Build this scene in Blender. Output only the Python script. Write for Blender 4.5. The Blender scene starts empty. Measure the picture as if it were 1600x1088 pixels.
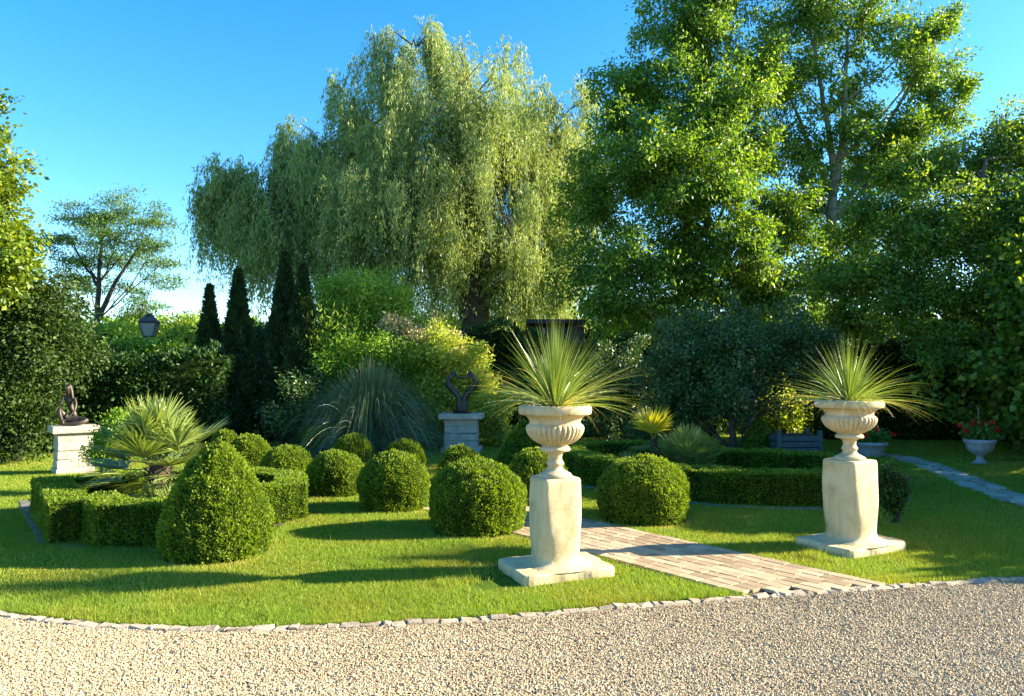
import bpy, bmesh, math, random
import numpy as np
from mathutils import Vector, Matrix
R = math.radians
random.seed(7); rng = np.random.default_rng(7)
S = bpy.context.scene
COL = S.collection

# ------------------------------------------------------------------ camera, sky, sun, exposure
CAM_H, F, PITCH = 1.6, 1155.0, math.atan(39.6/1155.0)
cd = bpy.data.cameras.new('camera'); cam = bpy.data.objects.new('camera', cd); COL.objects.link(cam)
cam.location = (0, 0, CAM_H); cam.rotation_euler = (R(90)+PITCH, 0, 0)
cd.sensor_width = 36; cd.lens = 36*F/1600; cd.clip_start = .05; cd.clip_end = 3000
S.camera = cam
SUN_EL = R(22); SX, SY = .994, .11
SUN = Vector((SX*math.cos(SUN_EL), SY*math.cos(SUN_EL), math.sin(SUN_EL))).normalized()
w = bpy.data.worlds.new('World'); S.world = w; w.use_nodes = True
nt = w.node_tree; nt.nodes.clear()
sky = nt.nodes.new('ShaderNodeTexSky'); sky.sky_type = 'NISHITA'; sky.sun_disc = False
sky.sun_elevation = SUN_EL; sky.sun_rotation = math.atan2(SX, SY)
sky.air_density = 1.0; sky.dust_density = .4; sky.ozone_density = 3.0
hs = nt.nodes.new('ShaderNodeHueSaturation'); hs.inputs['Saturation'].default_value = 1.36; hs.inputs['Hue'].default_value = .500
bg = nt.nodes.new('ShaderNodeBackground'); bg.inputs['Strength'].default_value = .092
wo = nt.nodes.new('ShaderNodeOutputWorld')
nt.links.new(sky.outputs[0], hs.inputs['Color']); nt.links.new(hs.outputs[0], bg.inputs['Color']); nt.links.new(bg.outputs[0], wo.inputs['Surface'])
sl = bpy.data.lights.new('sun', 'SUN'); sl.energy = 5.0; sl.angle = R(.5); sl.color = (1, .87, .65)
so = bpy.data.objects.new('sun', sl); COL.objects.link(so); so.rotation_euler = SUN.to_track_quat('Z', 'Y').to_euler()
S.view_settings.view_transform = 'Standard'; S.view_settings.look = 'None'
S.view_settings.gamma = 1; S.view_settings.exposure = 2.15; S.view_settings.use_curve_mapping = False
S.cycles.max_bounces = 6; S.cycles.diffuse_bounces = 3; S.cycles.transmission_bounces = 4; S.cycles.glossy_bounces = 2
S.cycles.transparent_max_bounces = 4

# ------------------------------------------------------------------ helpers
def ray(px, py):
    v = (544-py)/F; c, s = math.cos(PITCH), math.sin(PITCH)
    return np.array([(px-800)/F, c-s*v, s+c*v])
def at(px, py, Y):
    d = ray(px, py); t = Y/d[1]; return np.array([d[0]*t, Y, CAM_H+d[2]*t])
def gp(px, py, z=0):
    d = ray(px, py); t = (z-CAM_H)/d[2]; return np.array([d[0]*t, d[1]*t, z])

def tag(o, label=None, cat=None, group=None, kind=None):
    if label: o['label'] = label
    if cat: o['category'] = cat
    if group: o['group'] = group
    if kind: o['kind'] = kind
    return o
def empty(name, loc, label=None, cat=None, group=None, rz=0):
    o = bpy.data.objects.new(name, None); COL.objects.link(o); o.location = tuple(loc); o.rotation_euler = (0, 0, rz)
    o.empty_display_size = .1
    return tag(o, label, cat, group)

def npmesh(name, V, Fa, mat, parent=None, rnd=None, smooth=False, link=True):
    """V (n,3); Fa = list of int arrays (m,k); rnd per vertex"""
    me = bpy.data.meshes.new(name)
    V = np.asarray(V, np.float32)
    if not isinstance(Fa, list): Fa = [Fa]
    Fa = [np.asarray(f, np.int32) for f in Fa if len(f)]
    me.vertices.add(len(V)); me.vertices.foreach_set('co', V.ravel())
    nl = sum(f.size for f in Fa); nf = sum(len(f) for f in Fa)
    me.loops.add(nl); me.polygons.add(nf)
    me.loops.foreach_set('vertex_index', np.concatenate([f.ravel() for f in Fa]))
    tot = np.concatenate([np.full(len(f), f.shape[1], np.int32) for f in Fa])
    st = np.concatenate([[0], np.cumsum(tot)[:-1]]).astype(np.int32)
    me.polygons.foreach_set('loop_start', st); me.polygons.foreach_set('loop_total', tot)
    me.polygons.foreach_set('use_smooth', np.full(nf, bool(smooth)))
    me.update(calc_edges=True)
    if rnd is not None:
        a = me.attributes.new('rnd', 'FLOAT', 'POINT'); a.data.foreach_set('value', np.asarray(rnd, np.float32))
    if mat: me.materials.append(mat)
    if not link: return me
    o = bpy.data.objects.new(name, me); COL.objects.link(o)
    if parent is not None: o.parent = parent
    return o

class MB:                                   # collects vertex/face arrays into ONE mesh
    def __init__(s): s.v = []; s.f = {}; s.n = 0; s.r = []
    def add(s, V, faces, r=.5):
        V = np.asarray(V, float).reshape(-1, 3); s.v.append(V)
        s.r.append(np.broadcast_to(np.asarray(r, float), (len(V),)).copy())
        if not isinstance(faces, (list, tuple)): faces = [faces]
        for f in faces:
            f = np.asarray(f, int)
            if len(f): s.f.setdefault(f.shape[1], []).append(f+s.n)
        s.n += len(V); return s
    def build(s, name, mat, parent=None, smooth=False):
        return npmesh(name, np.concatenate(s.v), [np.concatenate(f) for f in s.f.values()], mat, parent, np.concatenate(s.r), smooth)
    def tube(s, pts, rad, n=6, r=.5, cap=True):
        pts = np.asarray(pts, float); k = len(pts); rad = np.broadcast_to(np.asarray(rad, float), (k,))
        T = np.gradient(pts, axis=0); T /= np.linalg.norm(T, axis=1)[:, None]+1e-9
        ref = np.array([0, 0, 1.]) if abs(T[0][2]) < .9 else np.array([1., 0, 0])
        A = np.cross(T, ref); A /= np.linalg.norm(A, axis=1)[:, None]+1e-9; B = np.cross(T, A)
        th = np.linspace(0, 2*math.pi, n, endpoint=False)
        V = pts[:, None]+rad[:, None, None]*(np.cos(th)[None, :, None]*A[:, None]+np.sin(th)[None, :, None]*B[:, None])
        i = np.arange(k-1)[:, None]*n; j = np.arange(n)[None]; j2 = (j+1) % n
        f = np.stack([i+j, i+j2, i+n+j2, i+n+j], -1).reshape(-1, 4)
        fs = [f]
        if cap: fs.append(np.array([list(range(n))[::-1]])); fs.append(np.array([[(k-1)*n+q for q in range(n)]]))
        return s.add(V, fs, r)
    def lathe(s, prof, n=32, r=.5, mod=None, c=(0, 0, 0)):
        k = len(prof); th = np.linspace(0, 2*math.pi, n, endpoint=False)
        V = np.zeros((k, n, 3))
        for a, (rr, z) in enumerate(prof):
            q = rr*np.ones(n) if mod is None else mod(rr, z, th)
            V[a, :, 0] = q*np.cos(th)+c[0]; V[a, :, 1] = q*np.sin(th)+c[1]; V[a, :, 2] = z+c[2]
        i = np.arange(k-1)[:, None]*n; j = np.arange(n)[None]; j2 = (j+1) % n
        f = np.stack([i+j, i+j2, i+n+j2, i+n+j], -1).reshape(-1, 4)
        return s.add(V, [f, np.array([list(range(n))[::-1]]), np.array([[(k-1)*n+q for q in range(n)]])], r)
    def box(s, c, d, rz=0, r=.5, jit=0, bev=.0):
        c = np.asarray(c, float); x, y, z = [q/2 for q in d]
        if bev:
            b = bev; P = []
            for zz, i in ((-z, b), (-z+b, 0), (z-b, 0), (z, b)):
                for sx, sy in ((-1, -1), (1, -1), (1, 1), (-1, 1)): P.append((sx*(x-i), sy*(y-i), zz))
            V = np.array(P); f = []
            for a in range(3):
                for q in range(4): f.append((a*4+q, a*4+(q+1) % 4, a*4+4+(q+1) % 4, a*4+4+q))
            f += [(3, 2, 1, 0), (12, 13, 14, 15)]
        else:
            V = np.array([(sx*x, sy*y, sz*z) for sz in (-1, 1) for sx, sy in ((-1, -1), (1, -1), (1, 1), (-1, 1))])
            f = [(3, 2, 1, 0), (4, 5, 6, 7), (0, 1, 5, 4), (1, 2, 6, 5), (2, 3, 7, 6), (3, 0, 4, 7)]
        if jit: V = V+rng.normal(0, jit, V.shape)
        ca, sa = math.cos(rz), math.sin(rz)
        V = V@np.array([[ca, sa, 0], [-sa, ca, 0], [0, 0, 1]])+c
        return s.add(V, np.array(f), r)

def unit(a): return a/(np.linalg.norm(a, axis=-1, keepdims=True)+1e-9)
def leafarr(P, D, L, W, rnd, sideref=None):
    """rhombic leaves: P base, D unit dir, L length, W width -> V, F, rnd"""
    n = len(P); L = np.broadcast_to(L, (n,))[:, None]; W = np.broadcast_to(W, (n,))[:, None]
    ref = rng.normal(size=(n, 3)) if sideref is None else sideref
    A = unit(np.cross(D, ref))
    N = np.cross(A, D)
    mid = P+D*L*.45+N*L*.06
    V = np.stack([P, mid+A*W*.5, P+D*L, mid-A*W*.5], 1).reshape(-1, 3)
    Fq = np.arange(n*4).reshape(n, 4)
    return V, Fq, np.repeat(rnd, 4)
def lump(P, k=5.0, seed=0.):
    x, y, z = P[:, 0]*k+seed, P[:, 1]*k+seed*1.7, P[:, 2]*k+seed*.6
    return (np.sin(x+1.3*np.sin(y*1.1))+np.sin(y*1.3+1.1*np.sin(z*.9+2))+np.sin(z*1.2+1.4*np.sin(x*.8+1)))/3

# ------------------------------------------------------------------ materials
def mat(name): 
    m = bpy.data.materials.new(name); m.use_nodes = True; t = m.node_tree
    return m, t, t.nodes['Principled BSDF']
def node(t, typ, **k):
    n = t.nodes.new(typ)
    for a, b in k.items():
        if a in n.inputs: n.inputs[a].default_value = b
        else: setattr(n, a, b)
    return n
def ramp(t, src, stops):
    r = t.nodes.new('ShaderNodeValToRGB'); e = r.color_ramp.elements
    while len(e) < len(stops): e.new(.5)
    for q, (p, c) in zip(e, stops): q.position = p; q.color = (*c, 1)
    t.links.new(src, r.inputs[0]); return r.outputs[0]
def leafmat(name, c0, c1, c2=None, rough=.45, trans=.35, tcol=None, spec=.35, patch=None):
    m, t, b = mat(name)
    at_ = node(t, 'ShaderNodeAttribute'); at_.attribute_name = 'rnd'
    st = [(0, c0), (.75, c1), (1, c2 or c1)]
    col = ramp(t, at_.outputs['Fac'], st)
    if patch:
        g = node(t, 'ShaderNodeNewGeometry'); nz = node(t, 'ShaderNodeTexNoise', Scale=patch[0], Detail=3.0)
        t.links.new(g.outputs['Position'], nz.inputs['Vector'])
        mr = node(t, 'ShaderNodeMapRange'); mr.inputs[1].default_value = .42; mr.inputs[2].default_value = .66
        t.links.new(nz.outputs[0], mr.inputs[0])
        mx = node(t, 'ShaderNodeMix', data_type='RGBA'); mx.blend_type = 'MIX'
        t.links.new(mr.outputs[0], mx.inputs[0]); t.links.new(col, mx.inputs[6])
        mul = node(t, 'ShaderNodeMix', data_type='RGBA'); mul.blend_type = 'MULTIPLY'; mul.inputs[0].default_value = 1
        t.links.new(col, mul.inputs[6]); mul.inputs[7].default_value = (*patch[1], 1)
        t.links.new(mul.outputs[2], mx.inputs[7]); col = mx.outputs[2]
    t.links.new(col, b.inputs['Base Color']); b.inputs['Roughness'].default_value = rough
    b.inputs['Specular IOR Level'].default_value = spec
    tr = node(t, 'ShaderNodeBsdfTranslucent')
    mm = node(t, 'ShaderNodeMix', data_type='RGBA'); mm.blend_type = 'MULTIPLY'; mm.inputs[0].default_value = 1
    t.links.new(col, mm.inputs[6]); mm.inputs[7].default_value = (*(tcol or (1.7, 1.6, .5)), 1)
    t.links.new(mm.outputs[2], tr.inputs['Color'])
    mix = node(t, 'ShaderNodeMixShader'); mix.inputs[0].default_value = trans
    t.links.new(b.outputs[0], mix.inputs[1]); t.links.new(tr.outputs[0], mix.inputs[2])
    t.links.new(mix.outputs[0], t.nodes['Material Output'].inputs['Surface'])
    return m
def noisemat(name, stops, scale=8, detail=6, rough=.8, bump=.3, bscale=40, metallic=0, spec=.4, coord='Object', bdist=.02, rndmix=0):
    m, t, b = mat(name)
    tc = node(t, 'ShaderNodeTexCoord'); nz = node(t, 'ShaderNodeTexNoise', Scale=scale, Detail=detail, Roughness=.6)
    t.links.new(tc.outputs[coord], nz.inputs['Vector'])
    src = nz.outputs[0]
    if rndmix:
        a = node(t, 'ShaderNodeAttribute'); a.attribute_name = 'rnd'
        ma = node(t, 'ShaderNodeMix'); ma.inputs[0].default_value = rndmix
        t.links.new(src, ma.inputs[2]); t.links.new(a.outputs['Fac'], ma.inputs[3]); src = ma.outputs[0]
    t.links.new(ramp(t, src, stops), b.inputs['Base Color'])
    b.inputs['Roughness'].default_value = rough; b.inputs['Metallic'].default_value = metallic
    b.inputs['Specular IOR Level'].default_value = spec
    if bump:
        n2 = node(t, 'ShaderNodeTexNoise', Scale=bscale, Detail=5.0, Roughness=.65); t.links.new(tc.outputs[coord], n2.inputs['Vector'])
        bp = node(t, 'ShaderNodeBump', Strength=bump, Distance=bdist); t.links.new(n2.outputs[0], bp.inputs['Height'])
        t.links.new(bp.outputs[0], b.inputs['Normal'])
    return m
M = {}
M['box'] = leafmat('boxwood', (.05, .10, .010), (.20, .295, .018), (.40, .46, .04), rough=.5, trans=.38, spec=.3, tcol=(1.75, 1.6, .3))
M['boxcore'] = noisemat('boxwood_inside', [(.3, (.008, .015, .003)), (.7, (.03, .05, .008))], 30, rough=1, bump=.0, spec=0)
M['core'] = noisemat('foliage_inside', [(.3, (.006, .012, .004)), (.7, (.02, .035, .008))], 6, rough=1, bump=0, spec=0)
M['grass'] = leafmat('grass_blades', (.115, .20, .020), (.255, .355, .036), (.46, .43, .13), rough=.55, trans=.35, patch=(1.1, (1.28, .98, 1.2)), spec=.25)
M['willow'] = leafmat('willow_leaves', (.15, .22, .07), (.36, .44, .14), (.60, .64, .24), rough=.4, trans=.35, tcol=(1.5, 1.4, .55))
M['walnut'] = leafmat('walnut_leaves', (.05, .115, .017), (.145, .28, .032), (.30, .40, .05), rough=.42, trans=.42, tcol=(2.0, 1.7, .4))
M['rtree'] = leafmat('hazel_leaves', (.045, .10, .016), (.145, .26, .028), (.32, .38, .05), rough=.42, trans=.42, tcol=(1.9, 1.6, .4))
M['ltree'] = leafmat('maple_leaves', (.05, .10, .012), (.16, .24, .012), (.34, .36, .03), rough=.45, trans=.35, tcol=(1.7, 1.5, .3))
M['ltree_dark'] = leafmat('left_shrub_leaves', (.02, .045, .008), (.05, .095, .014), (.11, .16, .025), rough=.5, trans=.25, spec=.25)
M['locust'] = leafmat('locust_leaves', (.06, .13, .03), (.14, .25, .05), (.24, .34, .08), trans=.35)
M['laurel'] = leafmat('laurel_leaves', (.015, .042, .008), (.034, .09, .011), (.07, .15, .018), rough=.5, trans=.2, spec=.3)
M['brightshrub'] = leafmat('bright_leaves', (.10, .20, .02), (.20, .34, .03), (.32, .42, .05), trans=.4)
M['bamboo'] = leafmat('bamboo_leaves', (.14, .24, .03), (.33, .45, .06), (.50, .56, .10), trans=.4)
M['varieg'] = leafmat('variegated_leaves', (.20, .28, .03), (.44, .49, .07), (.68, .60, .18), trans=.35)
M['pale'] = leafmat('pale_flowers', (.30, .30, .14), (.48, .44, .22), (.62, .52, .36), trans=.3, tcol=(1.2, 1.1, .7))
M['darkshrub'] = leafmat('apple_leaves', (.035, .08, .02), (.08, .15, .035), (.16, .23, .06), rough=.4, trans=.2, spec=.5)
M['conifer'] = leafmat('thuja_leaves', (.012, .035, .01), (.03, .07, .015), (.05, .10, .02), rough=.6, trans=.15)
M['pampas'] = leafmat('pampas_blades', (.045, .085, .035), (.10, .165, .065), (.28, .32, .17), rough=.35, trans=.2, spec=.6)
M['urngrass'] = leafmat('urn_grass_blades', (.10, .17, .03), (.24, .33, .06), (.48, .40, .16), rough=.35, trans=.25, spec=.5)
M['palm'] = leafmat('palm_leaflets', (.09, .14, .03), (.24, .31, .08), (.42, .45, .15), rough=.38, trans=.25, spec=.5)
M['palmy'] = leafmat('palm_leaflets_yellow', (.25, .27, .02), (.45, .42, .03), (.6, .5, .08), rough=.35, trans=.3, spec=.5)
M['geran'] = leafmat('geranium_leaves', (.05, .12, .02), (.10, .22, .03), trans=.3)
M['petal'] = leafmat('red_petals', (.5, .02, .01), (.75, .04, .02), rough=.5, trans=.3, tcol=(1, .6, .6))
M['bark'] = noisemat('bark', [(.3, (.13, .105, .075)), (.7, (.32, .28, .21))], 6, rough=.9, bump=.6, bscale=18)
M['darkbark'] = noisemat('dark_bark', [(.3, (.035, .028, .02)), (.7, (.10, .08, .055))], 6, rough=.9, bump=.6, bscale=18)
M['fibre'] = noisemat('palm_trunk_fibre', [(.3, (.03, .022, .013)), (.7, (.10, .07, .04))], 40, rough=1, bump=.8, bscale=60)
M['soil'] = noisemat('soil', [(.3, (.035, .026, .018)), (.7, (.10, .075, .05))], 12, rough=1, bump=.5)
M['cream'] = noisemat('cream_painted_concrete', [(.28, (.38, .28, .12)), (.5, (.53, .42, .235)), (.75, (.59, .49, .30))], 5, 8, .75, .35, 25, bdist=.012)
M['urn'] = noisemat('cream_cast_stone', [(.25, (.36, .265, .13)), (.5, (.50, .40, .24)), (.75, (.57, .47, .31))], 9, 8, .7, .25, 60, bdist=.006)
M['white_stone'] = noisemat('limestone', [(.3, (.31, .275, .21)), (.7, (.47, .425, .335))], 7, 8, .85, .6, 22, bdist=.02)
def streaks(m, c, amt=.6):
    t = m.node_tree; b = t.nodes['Principled BSDF']; src = b.inputs['Base Color'].links[0].from_socket
    tc = node(t, 'ShaderNodeTexCoord'); mp = node(t, 'ShaderNodeMapping'); mp.inputs['Scale'].default_value = (16, 16, 1.3)
    nz = node(t, 'ShaderNodeTexNoise', Scale=1.6, Detail=6.0, Roughness=.65); t.links.new(tc.outputs['Object'], mp.inputs[0]); t.links.new(mp.outputs[0], nz.inputs['Vector'])
    mr = node(t, 'ShaderNodeMapRange'); mr.inputs[1].default_value = .52; mr.inputs[2].default_value = .74; mr.inputs[4].default_value = amt
    t.links.new(nz.outputs[0], mr.inputs[0])
    mx = node(t, 'ShaderNodeMix', data_type='RGBA'); mx.blend_type = 'MULTIPLY'; t.links.new(mr.outputs[0], mx.inputs[0]); t.links.new(src, mx.inputs[6]); mx.inputs[7].default_value = (*c, 1)
    t.links.new(mx.outputs[2], b.inputs['Base Color'])
streaks(M['cream'], (.62, .50, .34)); streaks(M['urn'], (.60, .52, .42), .45); streaks(M['white_stone'], (.62, .60, .54), .6)
M['bronze'] = noisemat('bronze', [(.3, (.03, .024, .02)), (.7, (.085, .066, .052))], 9, rough=.5, bump=.15, bscale=50, metallic=.55)
M['granite'] = noisemat('granite_setts', [(.3, (.27, .21, .14)), (.7, (.45, .37, .26))], 30, rough=.85, bump=.7, bscale=45, bdist=.012, rndmix=.3)
M['brick'] = noisemat('paving_bricks', [(.2, (.24, .165, .09)), (.5, (.36, .27, .16)), (.8, (.45, .355, .22))], 14, rough=.85, bump=.4, bscale=60, bdist=.006, rndmix=.55)
M['flag'] = noisemat('flagstones', [(.3, (.28, .23, .17)), (.7, (.50, .43, .33))], 10, rough=.85, bump=.5, bscale=30, rndmix=.4)
M['pebble'] = noisemat('gravel_pebbles', [(.1, (.26, .185, .10)), (.35, (.42, .325, .19)), (.7, (.53, .43, .27)), (1, (.61, .52, .36))], 3, rough=.85, bump=0, rndmix=.6)
M['gravelbase'] = noisemat('gravel_bed', [(.3, (.16, .115, .065)), (.7, (.32, .245, .15))], 60, rough=1, bump=.8, bscale=90)
M['lawn'] = noisemat('lawn_turf', [(.3, (.05, .09, .012)), (.55, (.09, .15, .02)), (.8, (.17, .17, .05))], 3, 8, 1, .8, 50, spec=0)
M['grnmetal'] = noisemat('grey_green_painted_wood', [(.3, (.04, .07, .075)), (.7, (.07, .11, .11))], 8, rough=.5, bump=.1)
M['lampmetal'] = noisemat('lantern_metal', [(.3, (.07, .05, .05)), (.7, (.12, .09, .085))], 8, rough=.5, bump=.1, metallic=.3)
M['greypot'] = noisemat('grey_stone_pot', [(.3, (.22, .24, .26)), (.7, (.36, .38, .4))], 10, rough=.8, bump=.3)
M['roofing'] = noisemat('dark_roofing', [(.3, (.02, .022, .025)), (.7, (.05, .052, .055))], 8, rough=.7, bump=.2)
m, t, b = mat('lantern_glass'); b.inputs['Base Color'].default_value = (.32, .37, .36, 1); b.inputs['Roughness'].default_value = .25
b.inputs['Transmission Weight'].default_value = .25; M['glass'] = m

# ------------------------------------------------------------------ ground, drive, kerb, path
KP = [(-9, 6.6), (-6, 5.75), (-4.4, 5.18)]+[tuple(gp(x, y)[:2]) for x, y in ((0, 962), (80, 972), (150, 979), (250, 984), (350, 986), (480, 983), (600, 977), (700, 972), (800, 966), (900, 957), (1000, 948), (1150, 937), (1300, 926), (1450, 915), (1600, 905))]+[(5.2, 5.95), (8, 6.3), (14, 6.8)]
KX = np.array([p[0] for p in KP]); KY = np.array([p[1] for p in KP])
def kerbY(x): return np.interp(x, KX, KY)
def grid_sheet(name, xs, ylo, yhi, ny, z, mt, kind='structure', amp=0):
    X, T = np.meshgrid(xs, np.linspace(0, 1, ny)); Y = ylo(X)*(1-T)+yhi(X)*T
    Z = np.full_like(X, z)
    V = np.stack([X, Y, Z], -1).reshape(-1, 3); n = len(xs)
    i = np.arange(ny-1)[:, None]*n; j = np.arange(n-1)[None]
    f = np.stack([i+j, i+j+1, i+n+j+1, i+n+j], -1).reshape(-1, 4)
    return tag(npmesh(name, V, f, mt, smooth=True), kind=kind)
grid_sheet('ground', np.linspace(-600, 600, 41), lambda x: x*0-200, lambda x: x*0+1500, 41, 0, M['lawn'])
grid_sheet('gravel_drive', np.linspace(-9, 14, 120), lambda x: x*0-4, lambda x: kerbY(x), 20, .004, M['gravelbase'])
# pebbles
def pebbles():
    n = 340000
    d = rng.random(n*3); Y = 3.2+3.3*d**1.25; X = (rng.random(n*3)*2-1)*(Y*.80+.5)
    ok = Y < kerbY(X)-.045; X, Y = X[ok][:n], Y[ok][:n]; n = len(X)
    s = rng.lognormal(math.log(.0038), .28, n)
    o = np.array([(1, 0, 0), (0, 1, 0), (-1, 0, 0), (0, -1, 0), (0, 0, 1), (0, 0, -1)], float)
    a = rng.random(n)*6.28; ca, sa = np.cos(a), np.sin(a)
    sc = np.stack([1+rng.random(n)*.7, .8+rng.random(n)*.4, .6+rng.random(n)*.5], 1)*s[:, None]
    V = o[None]*sc[:, None]+rng.normal(0, .12, (n, 6, 3))*s[:, None, None]
    tx, ty = rng.normal(0, .5, n), rng.normal(0, .5, n)
    x = V[..., 0]*ca[:, None]-V[..., 1]*sa[:, None]; y = V[..., 0]*sa[:, None]+V[..., 1]*ca[:, None]
    z = V[..., 2]+x*tx[:, None]*.5+y*ty[:, None]*.5
    V = np.stack([x+X[:, None], y+Y[:, None], z+.004+s[:, None]*(.3+rng.random(n)[:, None]*.9)], -1)
    tr = np.array([(0, 1, 4), (1, 2, 4), (2, 3, 4), (3, 0, 4), (1, 0, 5), (2, 1, 5), (3, 2, 5), (0, 3, 5)])
    f = (tr[None]+np.arange(n)[:, None, None]*6).reshape(-1, 3)
    rn = rng.random(n)
    # browner debris band next to the kerb
    near = np.exp(-(kerbY(X)-Y)/.16)*(X > -1.5); rn = np.clip(rn-near*.55*rng.random(n), 0, 1)
    tag(npmesh('gravel', V.reshape(-1, 3), f, M['pebble'], rnd=np.repeat(rn, 6)), 'loose cream and beige gravel covering the drive in front of the kerb', 'gravel', kind='stuff')
pebbles()
# kerb of granite setts: one run of stones
def sett_run(pts, step, wd, h, name, mt, jit=.006, kind='structure'):
    pts = np.asarray(pts, float); seg = np.linalg.norm(np.diff(pts, axis=0), axis=1); cum = np.r_[0, np.cumsum(seg)]
    mb = MB(); s = 0
    while s < cum[-1]-.02:
        L = step*random.uniform(.6, 1.5); m_ = min(s+L/2, cum[-1])
        x = np.interp(m_, cum, pts[:, 0]); y = np.interp(m_, cum, pts[:, 1])
        x2 = np.interp(m_+.01, cum, pts[:, 0]); y2 = np.interp(m_+.01, cum, pts[:, 1]); x1 = np.interp(m_-.01, cum, pts[:, 0]); y1 = np.interp(m_-.01, cum, pts[:, 1])
        a = math.atan2(y2-y1, x2-x1)
        hh = h*random.uniform(.88, 1.15)
        mb.box((x, y+random.uniform(-.006, .006), hh/2-.02), (L*.995, wd*random.uniform(.85, 1.15), hh+.04), a+random.uniform(-.04, .04), random.random(), jit, .01)
        s += L
    return tag(mb.build(name, mt), kind=kind)
sett_run(list(zip(KX, KY)), .088, .080, .017, 'kerb', M['granite'], .0055)

PA = gp(1262, 921)[:2]; PB = gp(405, 715)[:2]          # path axis ends
pd = (PB-PA)/np.linalg.norm(PB-PA); pn = np.array([-pd[1], pd[0]]); PL = np.linalg.norm(PB-PA); PW = .53
def path_uv(X, Y): return (X-PA[0])*pd[0]+(Y-PA[1])*pd[1], (X-PA[0])*pn[0]+(Y-PA[1])*pn[1]
def brick_path():
    mb = MB(); bw, bl = .105, .19; ang = math.atan2(pd[1], pd[0])
    rows = int(2*PW/bw)
    for r_ in range(rows):
        v = -PW+(r_+.5)*bw; u = -.9+random.random()*bl
        while u < PL+.5:
            L = bl*random.uniform(.85, 1.1); c = PA+pd*(u+L/2)+pn*v
            if c[1] > kerbY(c[0])+.05:
                mb.box((c[0], c[1], .009+random.uniform(-.0018, .0018)), (L-.007, bw-.007, .03), ang+random.uniform(-.012, .012), random.random(), .0008, .003)
            u += L
    tag(mb.build('path', M['brick']), kind='structure')
    us = np.linspace(-.55, PL+.5, 30)
    V = np.array([[*(PA+pd*u+pn*s_*(PW+.02)), .005] for u in us for s_ in (-1, 1)]); f = [(2*i+1, 2*i, 2*i+2, 2*i+3) for i in range(29)]
    tag(npmesh('path_bed', V, np.array(f), M['soil']), kind='structure')
brick_path()
# narrow flagstone path on the right
FP = np.array([gp(x, y)[:2] for x, y in ((1345, 708), (1410, 716), (1450, 728), (1490, 744), (1540, 764), (1600, 788))]+[(8.2, 8.3), (10, 6.9)])
def flag_dist(X, Y):
    best = np.full(np.shape(X), 9.)
    for a, b_ in zip(FP[:-1], FP[1:]):
        d = b_-a; t_ = np.clip(((X-a[0])*d[0]+(Y-a[1])*d[1])/(d@d), 0, 1)
        best = np.minimum(best, np.hypot(X-a[0]-t_*d[0], Y-a[1]-t_*d[1]))
    return best
def flag_path():
    mb = MB(); seg = np.linalg.norm(np.diff(FP, axis=0), axis=1); cum = np.r_[0, np.cumsum(seg)]; s = 0
    while s < cum[-1]:
        L = random.uniform(.28, .42)
        x, y = np.interp(s, cum, FP[:, 0]), np.interp(s, cum, FP[:, 1]); x2, y2 = np.interp(s+.05, cum, FP[:, 0]), np.interp(s+.05, cum, FP[:, 1])
        a = math.atan2(y2-y, x2-x) if s+.05 < cum[-1] else 0
        off = 0
        for q in (-1, 1):
            c = np.array([x, y])+np.array([-math.sin(a), math.cos(a)])*q*random.uniform(.10, .15)
            k = 7; th = np.sort(np.linspace(0, 6.28, k, endpoint=False)+np.array([random.uniform(-.3, .3) for _ in range(k)]))
            rr = np.array([random.uniform(.85, 1.1) for _ in range(k)])
            ex, ey = L*.5*rr*np.cos(th), .15*rr*np.sin(th)
            px_, py_ = c[0]+ex*math.cos(a)-ey*math.sin(a), c[1]+ex*math.sin(a)+ey*math.cos(a); h = .02+random.uniform(0, .008)
            V = np.r_[np.c_[px_, py_, np.zeros(k)], np.c_[px_, py_, np.full(k, h)]]
            mb.add(V, [np.array([[i, (i+1) % k, k+(i+1) % k, k+i] for i in range(k)]), np.array([[k+i for i in range(k)]])], random.random())
        s += L*.97
    tag(mb.build('garden_path', M['flag']), kind='structure')
flag_path()

# ------------------------------------------------------------------ where things stand (ground positions)
PED = [(.35, 6.03, R(21)), (3.12, 6.86, R(27))]
# ball: centre px, front base py, px width, top py
BALLS = [
 (745, 843, 148, 720, 'biggest clipped box dome immediately left of the nearer cream pedestal'),
 (617, 804, 107, 708, 'clipped box dome second from the nearer cream pedestal, left of the path'),
 (526, 780, 88, 706, 'clipped box ball third from the nearer cream pedestal, left of the path'),
 (449, 756, 76, 698, 'clipped box ball just behind the right end of the left hedge parterre'),
 (391, 738, 64, 682, 'small dim clipped box ball behind the tip of the big topiary cone'),
 (354, 723, 42, 673, 'tiny clipped box ball nearest the fan palm, last of the row left of the path'),
 (1004, 824, 140, 715, 'large clipped box dome right of the path in front of the right hedge parterre'),
 (838, 792, 90, 703, 'clipped box ball half hidden behind the pillar of the nearer cream pedestal'),
 (720, 760, 68, 699, 'clipped box ball in front of the white stone plinth with the heart sculpture'),
 (633, 742, 64, 690, 'shaded clipped box ball between the pampas grass and the second dome of the left row'),
 (553, 727, 60, 681, 'small dark clipped box ball in front of the left half of the pampas grass'),
 (498, 716, 50, 670, 'smallest far clipped box ball at the foot of the dark conifers beside the pampas grass'),
]
BW = []
for (px, by, wpx, ty, lb) in BALLS:
    f_ = gp(px, by); Y = f_[1]; r = wpx*(Y+.4)/F/2
    Yc = Y+r*.93; X = (px-800)/F*Yc; r = wpx*Yc/F/2
    H = at(px, ty, Yc)[2]; BW.append((X, Yc, r, H, lb))
CONE = (-2.63, 6.62, .47, at(340, 688, 6.62)[2])

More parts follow.
